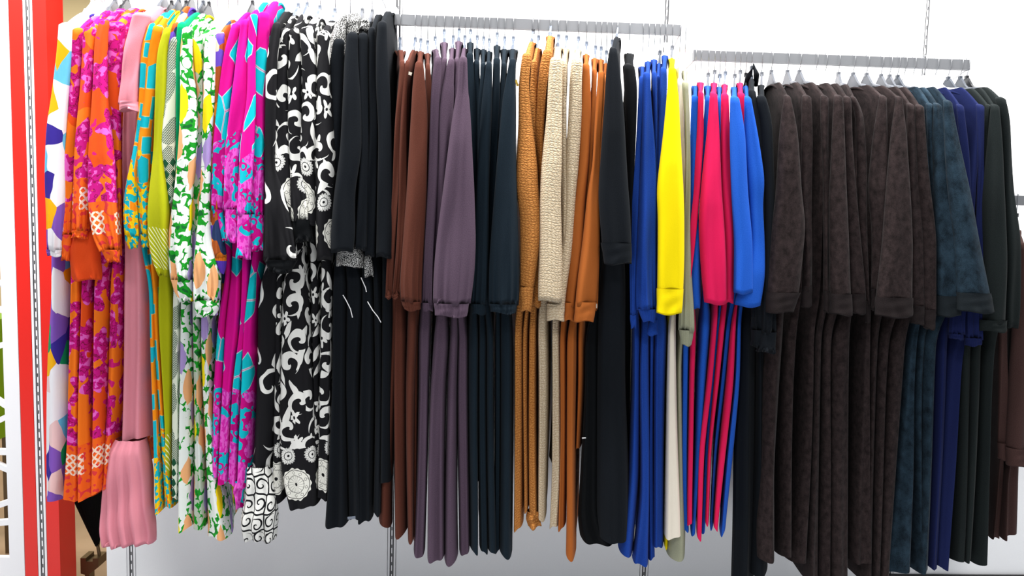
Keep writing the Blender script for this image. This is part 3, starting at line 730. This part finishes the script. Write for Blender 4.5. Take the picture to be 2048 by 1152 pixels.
run(1, 'print_dress', 'magenta', 'magenta dress with turquoise shapes, %s from the rust dress', 'magenta turquoise dresses', [
 G((480,34), [(52,462,481),(100,450,474),(200,437,464),(283,427,454),(384,423,451),(434,427,446),(482,438,456)], [(534,452,463),(617,433,451),(768,422,444),(955,415,433)], cuff=('ruffle',420), hc='b'),
 G((498,28), [(44,484,500),(100,475,497),(200,463,497),(300,450,481),(417,450,478),(484,453,481)], [(534,458,481),(650,443,480),(768,440,464),(968,430,453)], cuff=('ruffle',420), sd=0.51, hc='w'),
 G((514,14), [(34,500,516),(100,496,512),(200,493,511),(300,478,508),(417,476,501),(517,474,501)], [(534,480,498),(650,478,494),(768,462,481),(971,452,470)], cuff=('ruffle',430), sd=0.52, hc='w'),
 G((534,12), [(30,518,540),(100,511,537),(200,500,529),(300,503,529),(450,497,529),(502,499,531)], [(534,497,514),(650,483,506),(768,479,506),(979,468,496)], cuff=('ruffle',430), hc='w',
   tier=[(960,468,492),(1016,470,486)], tmat='magenta')])
run(1, 'arabesque_dress', 'bw', ['black dress with sparse white scrolls and scroll-print hem tier', 'black and white arabesque dress, first from the sparse scroll dress', 'black and white arabesque dress, second from the sparse scroll dress', 'black and white arabesque dress, third from the sparse scroll dress', 'black and white arabesque dress beside the plain black dresses'], 'black and white dresses', [
 G((562,32), [(66,542,562),(133,532,554),(233,530,551),(333,530,548),(390,532,572),(424,531,579),(484,530,593),(520,528,596),(545,540,580)], [(560,510,556),(600,506,557),(768,503,551),(880,500,545),(940,497,539)], mat='bwL', sd=0.515, cuff=('ruffle',520), cmat='black2', hc='w', kd=0.465,
   tier=[(930,497,540),(960,494,548),(1035,483,558),(1074,490,552)], tmat='bwW', kf=0.6,
   lining=(0.52,(415,538,574),(440,533,582),(485,532,592),(518,545,588)), lmat='bw'),
 G((588,40), [(62,560,578),(133,554,577),(233,550,577),(333,547,580),(440,552,590)], [(560,545,565),(768,545,565),(950,538,568),(1003,540,568)], kd=0.45, hc='c', kf=0.5),
 G((606,38), [(62,578,598),(133,577,604),(233,577,604),(333,580,604),(420,582,622),(484,588,626)], [(544,556,614),(650,556,618),(768,551,625),(900,549,634),(968,556,638),(1019,571,636)], kd=0.475, cuff=('ruffle',440), cmat='black2', hc='c', kf=0.5),
 G((628,44), [(60,602,628),(133,603,633),(233,603,634),(333,600,631),(450,612,632)], [(540,618,640),(768,622,640),(1005,628,642)], kd=0.44, hc='c', mat='bw2'),
 G((648,50), [(68,634,660),(133,633,658),(233,633,667),(333,630,674),(400,632,668),(467,630,664),(520,633,664)], [(517,638,664),(768,633,661),(900,634,660),(1000,632,658)], hc='c', kd=0.46)])
def strings(*paths):
    def f(root, mt):
        for p in paths:
            pts = [P(x, y, 0.487) for x, y in p]
            MB().tube(pts, 0.0014, 6).build('drawstring', MT['h_white'], root, True)
    return f
run(1, 'black_dress', 'black', ['black dress with silver sequin collar, first from the arabesque dresses', 'black dress with silver sequin collar, second from the arabesque dresses', 'black dress with silver sequin collar, third from the arabesque dresses', 'plain black long-sleeved dress, first from the sequin-collar dresses', 'plain black long-sleeved dress, second from the sequin-collar dresses'], 'black dresses on the tallest rail', [
 G((690,62), [(84,668,690),(120,661,688),(200,660,684),(300,664,684),(480,664,690)], [(540,662,694),(768,660,691),(950,650,692),(1054,643,694)], cmat='glitter', mat='black', hc='b', sd=0.485, kf=0.8,
   lining=(0.49,(496,674,722),(510,673,728),(533,673,727)), lmat='glitter', collar=(0.482,(32,684,694),(46,672,694),(70,663,692),(100,658,690),(128,657,684))),
 G((712,50), [(70,694,716),(100,690,716),(200,687,723),(300,680,723),(384,667,708),(484,661,711),(504,662,706)], [(545,691,730),(768,688,716),(1042,692,722)], sd=0.51, hc='g', extra=lambda root, mt: (strings([(686,590),(693,602),(701,618),(705,635)])(root, mt), bits(('care_label', 703, 1036, 16, 5, 0.482, 'h_clear', 0.12))(root, mt)), cmat='glitter', collar=(0.47,(30,700,722),(46,693,724),(72,692,722))),
 G((730,52), [(72,716,736),(100,716,736),(200,720,738),(300,722,738),(450,712,734),(500,710,733)], [(545,722,745),(768,716,748),(1047,713,744)], hc='g', cmat='glitter', collar=(0.478,(42,722,739),(62,719,739)),
   lining=(0.487,(512,729,744),(535,727,746),(553,730,747)), lmat='glitter', extra=strings([(722,555),(731,575),(733,584)],[(735,603),(745,620),(756,634),(762,645)])),
 G((748,38), [(60,737,752),(100,738,753),(250,738,754),(484,730,751),(512,731,750)], [(545,744,762),(768,746,764),(1030,744,762)], sd=0.49, hc='w'),
 G((766,32), [(48,755,774),(67,753,774),(167,753,781),(257,757,783),(417,753,784),(515,752,785)], [(545,760,784),(768,760,784),(968,757,784)], hc='w', rear=True)])

run(2, 'knit_dress', 'brown', ['dark brown knit dress peeking out beside the black dresses', 'brown knit dress, second from the black dresses', 'brown knit dress, third from the black dresses', 'brown knit dress, fourth from the black dresses'], 'brown knit dresses', [
 G((800,108), [(140,798,812),(233,790,802),(384,786,799),(517,773,788),(597,770,783)], [(600,783,800),(768,775,792),(970,757,786),(1054,757,786)], cuff=('elastic',590), kd=0.44, hc='c', rear=True),
 G((832,108), [(145,803,816),(233,801,814),(384,798,814),(517,790,808),(597,783,798)], [(604,785,808),(768,782,809),(1073,787,813)], cuff=('elastic',588), hc='c', kd=0.455),
 G((840,110), [(150,827,850),(233,823,857),(384,813,853),(517,802,845),(567,798,843),(600,800,843),(620,808,842)], [(617,813,838),(768,809,831),(1085,813,827)], cuff=('elastic',603), sd=0.51, hc='c', extra=bits(('price_tag', 820, 147, 7, 6, 0.46, 'ivory', -0.3))),
 G((855,114), [(150,850,863),(233,855,866),(590,846,858)], [(620,829,838),(1080,826,836)], sd=0.47, kd=0.43, hc='c')])
run(2, 'knit_dress', 'mauve', 'mauve long-sleeved knit dress, %s from the brown dresses', 'mauve knit dresses', [
 G((870,106), [(118,870,884),(150,865,883),(233,860,878),(384,853,874),(517,847,868),(600,843,868),(622,846,866)], [(624,838,866),(768,837,859),(1114,827,851)], cuff=('elastic',606), hc='c'),
 G((888,92), [(120,884,895),(150,882,893),(400,872,882)], None, sd=0.465, hc='c'),
 G((906,104), [(122,895,909),(173,884,909),(233,877,908),(384,868,890),(600,865,884)], [(640,866,900),(768,858,891),(1122,850,888)], sd=0.49, hc='c', kd=0.47, seam=173),
 G((918,90), [(120,909,919),(200,907,917),(400,900,915)], [(640,899,918),(768,892,914),(1127,887,917)], sd=0.475, hc='c'),
 G((930,104), [(118,917,934),(187,913,937),(233,905,942),(384,887,950),(484,873,952),(550,867,948),(604,866,940),(632,869,935)], [(640,916,937),(768,914,938),(1110,917,939)], cuff=('elastic',607), sd=0.535, hc='c', kd=0.45, seam=187)])
run(2, 'knit_dress', 'teal', 'blue-black long-sleeved knit dress, %s from the mauve dresses', 'blue-black knit dresses', [
 G((940,92), [(110,934,947),(133,934,948),(233,938,954),(500,942,956)], [(640,938,960),(768,938,960),(1108,940,958)], sd=0.475, hc='c'),
 G((954,104), [(125,948,960),(167,948,961),(400,950,962)], None, sd=0.47, hc='c'),
 G((967,106), [(130,960,971),(200,958,972),(400,952,968)], [(640,957,974),(768,957,974),(1108,959,977)], sd=0.48, hc='c'),
 G((978,110), [(128,971,983),(200,963,984),(384,953,979),(517,947,977),(600,941,974),(628,944,972)], [(640,973,990),(768,973,990),(1108,976,996)], cuff=('elastic',608), sd=0.5, hc='c'),
 G((994,98), [(120,986,1000),(187,985,1001),(384,978,992),(600,974,988)], None, sd=0.475, hc='c'),
 G((1009,106), [(130,1002,1012),(200,998,1008),(400,992,1002)], [(640,988,1002),(1105,990,1002)], sd=0.465, kd=0.44, hc='c'),
 G((1026,106), [(122,1017,1031),(187,1005,1030),(384,990,1035),(517,978,1038),(600,976,1038),(625,980,1032)], [(640,999,1026),(768,999,1026),(1114,997,1026)], cuff=('elastic',608), sd=0.52, hc='c', seam=187)])
run(2, 'quilted_dress', 'camel', 'camel quilted dress, %s from the blue-black dresses', 'camel quilted dresses', [
 G((1066,92), [(112,1045,1064),(167,1037,1057),(233,1037,1062),(333,1032,1075),(384,1030,1077),(417,1040,1082),(484,1041,1082),(570,1040,1068),(622,1042,1062)], [(624,1025,1044),(768,1025,1044),(1062,1025,1044)], cuff=('band',575), sd=0.51, hc='c', folds=0.6, extra=bits(('clip', 1033, 164, 4, 9, 0.50, 'gold', 0.3), ('clip', 1035, 170, 5, 4, 0.50, 'gold', 0))),
 G((1076,104), [(125,1062,1074),(183,1058,1074),(267,1066,1076),(400,1070,1080)], [(624,1044,1057),(768,1044,1056),(1024,1045,1056)], sd=0.47, kd=0.45, hc='c'),
 G((1101,80), [(105,1086,1106),(117,1081,1104),(167,1077,1094),(267,1070,1086),(420,1078,1086),(584,1064,1083),(614,1064,1082)], [(624,1056,1072),(768,1056,1072),(1028,1055,1074)], sd=0.485, hc='c', tier=[(1020,1052,1078),(1052,1055,1082)])])
run(2, 'quilted_dress', 'beige', 'beige quilted dress, %s from the camel dresses', 'beige quilted dresses', [
 G((1116,102), [(120,1100,1124),(133,1097,1124),(233,1093,1124),(333,1083,1124),(384,1080,1122),(484,1079,1124),(584,1075,1124),(602,1076,1124)], [(612,1072,1093),(768,1073,1095),(1042,1075,1093)], sd=0.52, hc='c', folds=0.5),
 G((1132,104), [(124,1123,1134),(233,1123,1134),(400,1122,1136),(484,1122,1134),(590,1120,1132)], None, sd=0.49, hc='c'),
 G((1156,106), [(122,1143,1164),(133,1140,1164),(233,1137,1164),(333,1131,1158),(384,1131,1152),(484,1126,1146),(600,1095,1129),(640,1094,1128)], [(640,1101,1120),(768,1102,1122),(950,1099,1122),(1058,1094,1114)], sd=0.495, cuff=('band',608), hc='c', folds=0.6)])
run(2, 'jersey_dress', 'caramel', 'caramel brown jersey dress, %s from the beige dresses', 'caramel jersey dresses', [
 G((1172,116), [(132,1166,1180),(200,1163,1183),(333,1155,1176),(384,1150,1171),(484,1140,1168),(597,1130,1151),(641,1127,1147)], [(644,1117,1132),(900,1117,1131),(1061,1114,1131)], cuff=('band',606), hc='c', sd=0.49),
 G((1190,124), [(142,1183,1193),(200,1182,1193),(333,1175,1185),(484,1166,1176),(590,1158,1168)], [(644,1131,1153),(768,1132,1152),(960,1130,1148),(1118,1128,1149)], sd=0.485, kd=0.475, hc='c'),
 G((1206,126), [(148,1196,1209),(200,1193,1208),(333,1185,1199),(384,1174,1198),(484,1164,1198),(570,1154,1196),(602,1152,1193),(642,1148,1186)], [(644,1152,1167),(768,1152,1166),(900,1150,1160)], cuff=('band',604), sd=0.515, hc='c', kd=0.45, extra=bits(('care_label', 1190, 612, 9, 9, 0.47, 'ivory', 0))),
 G((1216,134), [(155,1206,1213),(300,1196,1203),(620,1188,1195)], None, sd=0.46, hc='c')])
run(2, 'black_dress', 'black', ['black dress half hidden between the caramel and large wide-cuffed black dresses', 'large black dress with wide straight cuff beside the caramel dresses', 'slim black dress right beside the royal blue gathered dresses'], 'black dresses on the middle rail', [
 G((1222,112), None, [(640,1165,1194),(768,1165,1194),(1000,1155,1195),(1068,1150,1200),(1088,1160,1232)], sd=0.48, kd=0.455, hc='c', mat='black2', extra=bits(('staple', 1168, 876, 8, 2, 0.462, 'h_white', 0.1))),
 G((1227,82), [(100,1219,1234),(133,1213,1239),(233,1207,1248),(384,1197,1257),(417,1198,1260),(487,1203,1262),(528,1210,1262)], [(531,1197,1254),(768,1193,1254),(968,1192,1264),(1060,1190,1266),(1084,1196,1262)], cuff=('band',487), sd=0.535, kd=0.49, hc='c', folds=0.4, kf=0.3),
 G((1258,114), [(134,1246,1270),(167,1248,1275),(267,1252,1271),(384,1256,1266),(520,1256,1264)], None, sd=0.49, hc='w', mat='black2')])
run(2, 'ribbed_dress', 'blue', 'royal blue gathered dress, %s from the black dresses', 'royal blue dresses', [
 G((1284,140), [(158,1279,1291),(200,1277,1289),(267,1272,1284),(384,1265,1278),(517,1260,1276),(640,1260,1273),(656,1262,1272)], [(650,1264,1283),(768,1264,1281),(960,1256,1281),(1112,1237,1270)], cuff=('elastic',630), hc='w', kd=0.47),
 G((1296,130), [(150,1289,1302),(200,1287,1304),(267,1283,1308),(384,1277,1310),(517,1274,1313),(617,1274,1313),(643,1286,1311)], [(660,1280,1299),(768,1277,1299),(911,1279,1300),(1000,1280,1300),(1133,1264,1298)], cuff=('elastic',618), sd=0.515, kd=0.48, hc='w', folds=2.0),
 G((1308,126), [(148,1303,1313),(250,1308,1316),(400,1310,1316),(640,1300,1314),(670,1294,1315)], [(680,1297,1309),(768,1298,1308),(1120,1296,1313)], sd=0.485, kd=0.45, hc='w', cuff=('band',640)),
 G((1320,134), [(156,1312,1320),(300,1312,1318),(450,1311,1316)], None, sd=0.47, hc='s'),
 G((1328,118), [(140,1322,1334),(167,1321,1336),(267,1316,1328),(384,1310,1318),(520,1308,1316)], [(620,1309,1338),(768,1307,1333),(900,1306,1330),(1098,1303,1328)], sd=0.49, hc='w')])
run(2, 'jersey_dress', 'yellow', ['bright yellow jersey dress with long wide cuff'], 'plain dresses beside the royal blue dresses', [
 G((1343,124), [(140,1336,1352),(187,1334,1357),(267,1327,1361),(384,1313,1367),(417,1316,1368),(517,1315,1368),(577,1315,1366),(627,1314,1362)], [(640,1338,1348),(900,1336,1344),(1060,1330,1340),(1096,1328,1338)], cuff=('band',578), sd=0.535, kd=0.44, hc='g', folds=0.4, seam=187)])
run(2, 'jersey_dress', 'ivory', ['ivory jersey dress between the yellow and sage dresses'], 'plain dresses beside the royal blue dresses', [
 G((1358,142), [(162,1355,1366),(200,1356,1368),(384,1364,1372),(600,1360,1368)], [(620,1337,1352),(768,1333,1354),(901,1332,1358),(1000,1331,1363),(1079,1330,1366)], sd=0.485, kd=0.485, hc='w', kf=0.4)])
run(2, 'cotton_dress', 'olive', ['sage olive cotton dress with gathered cuff at the rail end'], 'plain dresses beside the royal blue dresses', [
 G((1368,148), [(168,1365,1378),(267,1370,1380),(384,1370,1379),(450,1367,1379),(597,1361,1387),(651,1357,1390),(690,1361,1383)], [(694,1353,1364),(768,1353,1366),(960,1355,1370),(1070,1334,1376),(1117,1333,1373)], cuff=('elastic',660), sd=0.51, kd=0.46, hc='w', rear=True)])

def L3(c, k): return '%s dress with straight sleeves, %s %s one from the sage dress' % (c, ORD[k], c.split()[-1])
bl, cr = 'bright blue', 'crimson'
run(3, 'knit_dress', 'blueB', [L3(bl,0), L3(cr,0), L3(bl,1), L3(cr,1), L3(bl,2), L3(cr,2), L3(bl,3), L3(cr,3), L3(bl,4)], 'blue and crimson dresses', [
 G((1390,178), [(196,1384,1397),(267,1382,1396),(384,1379,1391),(484,1379,1401),(600,1377,1403),(617,1377,1400)], [(640,1364,1379),(768,1364,1378),(1035,1363,1376),(1062,1363,1378)], sd=0.495, hc='w'),
 G((1400,171), [(188,1396,1407),(267,1394,1408),(384,1389,1401),(450,1380,1394),(567,1372,1378)], [(621,1380,1395),(768,1377,1389),(1051,1375,1387)], mat='crimson', sd=0.51, kd=0.475, hc='w'),
 G((1415,178), [(196,1410,1421),(267,1407,1418),(384,1400,1406),(520,1398,1404)], [(614,1398,1428),(768,1391,1414),(901,1389,1404),(1070,1383,1393)], sd=0.485, kd=0.46, hc='g'),
 G((1428,172), [(190,1420,1435),(267,1415,1439),(384,1402,1443),(450,1397,1447),(550,1402,1451),(607,1408,1451)], [(614,1427,1439),(768,1414,1427),(901,1398,1411),(1079,1393,1404)], mat='crimson', sd=0.525, kd=0.48, hc='g', folds=0.8),
 G((1438,180), [(198,1434,1443),(300,1440,1446),(520,1446,1450)], [(614,1436,1444),(768,1420,1428),(901,1408,1416),(1065,1402,1411)], sd=0.475, kd=0.455, hc='c'),
 G((1449,175), [(192,1442,1456),(300,1441,1462),(384,1443,1466),(484,1447,1473),(605,1447,1466)], [(614,1440,1455),(768,1428,1441),(901,1416,1425),(1049,1408,1418)], mat='crimson', sd=0.505, kd=0.475, hc='c'),
 G((1468,180), [(198,1460,1478),(267,1460,1490),(384,1463,1496),(484,1469,1504),(586,1467,1504)], [(614,1453,1467),(768,1440,1453),(901,1427,1437),(1058,1418,1427)], sd=0.535, kd=0.455, hc='g', folds=0.5),
 G((1479,172), [(190,1476,1489),(230,1482,1494),(300,1486,1491),(420,1488,1492)], [(614,1465,1475),(768,1451,1469),(901,1438,1454),(1061,1428,1438)], mat='crimson', sd=0.49, kd=0.48, hc='g'),
 G((1490,178), [(198,1488,1502),(267,1488,1514),(367,1493,1530),(400,1497,1525),(484,1500,1528),(560,1480,1528),(612,1469,1519)], [(614,1473,1484),(768,1467,1481),(901,1452,1470),(1070,1440,1454)], sd=0.515, kd=0.47, hc='b', folds=0.6)])
def strap(root, mt):
    pts = [P(1490, 172, 0.30), P(1498, 152, 0.32), P(1507, 131, 0.33), P(1513, 150, 0.32), P(1512, 172, 0.30)]
    MB().tube(pts, [0.006, 0.009, 0.007, 0.009, 0.006], 8).build('strap', mt, root, True)
run(3, 'black_dress', 'black', ['black dress with raised strap, beside the bright blue dresses', 'black dress with gathered cuffs beside the dark brown velour dresses'], 'black dresses on the crimson rail', [
 G((1502,164), [(184,1497,1512),(233,1502,1520),(300,1512,1526),(384,1518,1536),(520,1512,1532),(640,1503,1530),(694,1503,1531)], [(620,1483,1512),(768,1478,1514),(901,1468,1514),(1152,1462,1510),(1175,1462,1510)], cuff=('ruffle',660), sd=0.495, kd=0.45, hc='s', extra=strap),
 G((1522,176), [(196,1515,1532),(233,1522,1544),(384,1529,1549),(520,1528,1551),(651,1522,1553),(704,1514,1549)], [(620,1513,1532),(768,1513,1530),(901,1512,1530),(1100,1500,1546),(1150,1496,1546)], cuff=('ruffle',664), sd=0.505, kd=0.445, hc='g')])
run(3, 'velour_dress', 'dbrown', 'dark brown velour dress with banded cuff, %s from the black dresses', 'dark brown velour dresses', [
 G((1541,176), [(196,1568,1582),(267,1560,1595),(384,1552,1602),(451,1544,1610),(584,1534,1599),(624,1532,1584)], [(624,1545,1577),(768,1528,1567),(935,1524,1556),(1060,1514,1560),(1121,1516,1560)], sd=0.52, kd=0.48, folds=0.5),
 G((1573,176), [(196,1604,1622),(384,1602,1624),(500,1610,1624),(574,1606,1623),(614,1603,1622)], [(634,1573,1599),(768,1568,1592),(1116,1558,1589)], sd=0.49, kd=0.465),
 G((1597,176), [(196,1642,1657),(384,1646,1659),(500,1648,1661),(581,1648,1662),(624,1648,1662)], [(634,1616,1633),(768,1613,1630),(935,1604,1626),(1128,1586,1620)], sd=0.5, kd=0.455),
 G((1630,177), [(196,1668,1685),(384,1659,1692),(484,1660,1697),(587,1661,1701),(629,1661,1702)], [(634,1632,1648),(768,1630,1645),(1151,1618,1645),(1170,1618,1645)], sd=0.515, folds=0.5, hc='w'),
 G((1649,178), [(198,1687,1701),(300,1690,1706),(384,1693,1712),(587,1699,1729),(627,1700,1730)], [(634,1648,1669),(768,1646,1665),(1152,1642,1665),(1170,1642,1665)], sd=0.5, folds=0.6, kd=0.455, hc='w'),
 G((1675,180), [(220,1710,1727),(384,1716,1734),(484,1719,1735),(601,1727,1738),(645,1732,1741)], [(637,1668,1709),(768,1663,1707),(1152,1662,1704),(1170,1662,1704)], sd=0.485, kd=0.465, kf=0.5),
 G((1704,181), [(196,1759,1774),(267,1748,1774),(384,1736,1770),(451,1743,1767),(577,1744,1754),(621,1744,1752)], [(634,1728,1746),(768,1725,1743),(950,1719,1746),(1128,1713,1750)], sd=0.5, kd=0.46),
 G((1731,182), [(198,1793,1804),(267,1783,1812),(384,1773,1817),(484,1766,1823),(594,1753,1823),(633,1752,1823)], [(634,1746,1764),(768,1743,1758),(1152,1734,1750),(1170,1734,1750)], sd=0.53, kd=0.455, folds=0.4),
 G((1760,184), [(212,1815,1828),(384,1816,1837),(484,1822,1844),(611,1823,1847),(648,1823,1846)], [(640,1766,1787),(768,1759,1778),(1152,1748,1764),(1170,1748,1764)], sd=0.51, folds=0.6),
 G((1777,185), [(215,1832,1847),(384,1836,1860),(484,1845,1870),(617,1847,1870),(658,1848,1868)], [(644,1786,1824),(768,1778,1815),(935,1769,1802),(1152,1762,1784),(1170,1762,1784)], sd=0.515, folds=0.6, kf=0.5, kd=0.465)],
 nb=0.09, fin=0.04, cmat='dband', hc='g', seam=206)
# cuff rows of the velour run share one drop
for _r in RUNS[-1:]:
    for _i, _y in enumerate((585, 573, 582, 588, 588, 602, 578, 595, 612, 620)):
        _r[2][_i][3]['cuff'] = ('band', _y)
run(3, 'velvet_dress', 'dteal', 'slate blue velvet dress, %s from the dark brown dresses', 'slate blue velvet dresses', [
 G((1793,186), [(212,1852,1868),(300,1858,1874),(500,1864,1874)], [(640,1824,1842),(768,1815,1833),(960,1798,1836),(1146,1778,1838)], sd=0.49, kd=0.455, mat='dteal', hc='s'),
 G((1806,187), [(212,1868,1883),(384,1866,1900),(484,1872,1910),(592,1872,1917),(631,1871,1918)], [(640,1840,1856),(768,1832,1850),(1146,1836,1850)], sd=0.505, kd=0.445, cuff=('band',592), hc='w'),
 G((1824,186), [(206,1888,1903),(300,1891,1920),(384,1898,1937),(484,1909,1957),(581,1916,1977),(624,1917,1986)], [(640,1854,1884),(768,1851,1877),(960,1848,1870),(1146,1842,1866)], sd=0.535, cuff=('band',586), hc='w', folds=0.5)],
 nb=0.105, fin=0.04, cmat='tband')
run(3, 'knit_dress', 'navy', 'navy blue knit dress, %s from the slate velvet dresses', 'navy knit dresses', [
 G((1845,187), [(214,1915,1927),(300,1922,1936),(520,1930,1945),(637,1900,1925),(678,1899,1926)], [(640,1884,1904),(768,1877,1900),(1138,1865,1882)], sd=0.49, hc='w', cuff=('elastic',668)),
 G((1868,187), [(214,1954,1967),(300,1955,1966),(384,1954,1966),(520,1950,1966),(620,1930,1961),(690,1931,1962)], [(694,1902,1932),(768,1898,1927),(935,1890,1918),(1138,1879,1902)], sd=0.5, hc='w', cuff=('elastic',676))],
 nb=0.105, fin=0.04)
run(3, 'wool_dress', 'dgreen', 'blackish green wool dress, %s from the navy dresses', 'blackish green dresses', [
 G((1894,189), [(214,1972,1984),(300,1964,1976),(500,1962,1972)], [(660,1926,1952),(768,1924,1950),(1126,1911,1937)], sd=0.49, hc='s'),
 G((1918,188), [(214,1982,1996),(300,1976,2003),(384,1967,2007),(517,1964,2010),(640,1957,2010),(662,1958,2008)], [(660,1946,1972),(768,1943,1970),(1122,1928,1952)], sd=0.51, hc='s', kd=0.465, cuff=('band',640)),
 G((1931,187), [(200,1993,2010),(233,2001,2019),(300,2003,2022),(384,2006,2025),(484,2008,2040),(560,2011,2040),(640,2010,2036),(655,2012,2034)], [(660,1972,1998),(768,1968,1990),(935,1962,1984),(1128,1948,1977)], sd=0.5, hc='b', rear=True)],
 nb=0.105, fin=0.04)
run(4, 'knit_dress', 'rbrown', ['reddish brown dress at the end of the lowest rail', 'reddish brown dress, second on the lowest rail'], 'reddish brown dresses', [
 G((1990,468), [(500,1996,2012),(700,1998,2014),(885,1996,2014),(918,1997,2012)], [(930,1994,2014),(1080,1981,2002)], sd=0.44, kd=0.40, hc='b', cuff=('band',886)),
 G((2030,464), [(490,2036,2054),(600,2030,2060),(768,2020,2060),(893,2014,2056),(930,2016,2054)], [(940,2010,2040),(1076,1998,2034)], sd=0.46, kd=0.42, hc='b', cuff=('band',895))], fin=0.045)


# centre lines of the hanging bodies, kept a little apart at every height so that neighbours do not share space
XN, HL, XC = {}, {}, {}
ZG = np.linspace(0.25, 2.2, 60)
_rails = {}; gid = 0
for rail_n, rn, items, dfl in RUNS:
    for (neck, S, K, k) in items:
        gid += 1; nx = neck[0]; fx = (min(S)[1]+min(S)[2])/2 if S else nx
        if rail_n == 1 and S: nx = fx + 0.78*(1024-fx)*0.0789
        x0 = float(P(nx, neck[1], RD)[0])
        if K:
            pts = [P(fx, min(S)[0] if S else neck[1]+20, 0.455)] + [P((b+c)/2, a, 0.455) for a, b, c in sorted(K)]
            o = np.argsort([q[2] for q in pts]); dx = np.interp(ZG, np.array(pts)[o, 2], np.array(pts)[o, 0])-pts[0][0]
        elif S: dx = np.interp(ZG, [1.2, 1.7], [float(P((max(S)[1]+max(S)[2])/2, max(S)[0], 0.455)[0]-P(fx, min(S)[0], 0.455)[0]), 0])
        else: dx = ZG*0
        _rails.setdefault(rail_n, []).append((gid, x0 + 0.75*dx, x0))
for L_ in _rails.values():
    A_ = np.array([q[1] for q in L_])
    N_ = np.array([q[2] for q in L_])[:, None]
    for arr, gap in ((A_, 0.0135), (N_, 0.0165)):
        for _ in range(300):
            for w in range(len(arr)-1):
                g = np.maximum(0, gap-(arr[w+1]-arr[w])); arr[w] -= g*0.5; arr[w+1] += g*0.5
    dmin = np.minimum(np.diff(A_, axis=0).min(1), np.diff(N_, axis=0).min(1)) if len(A_) > 1 else np.array([0.03])
    for w, q in enumerate(L_):
        gaps = [dmin[v] for v in (w-1, w) if 0 <= v < len(dmin)]
        XC[q[0]] = A_[w]; XN[q[0]] = float(N_[w, 0]); HL[q[0]] = float(min(0.013, max(0.005, min(gaps)*0.43)))
gid = 0
for rail_n, rn, items, dfl in RUNS:
    for i, (neck, S, K, k) in enumerate(items):
        kk = dict(dfl); kk.update(k); gid += 1
        garment(rail_n, rn, i, gid, neck, S, K, **kk)
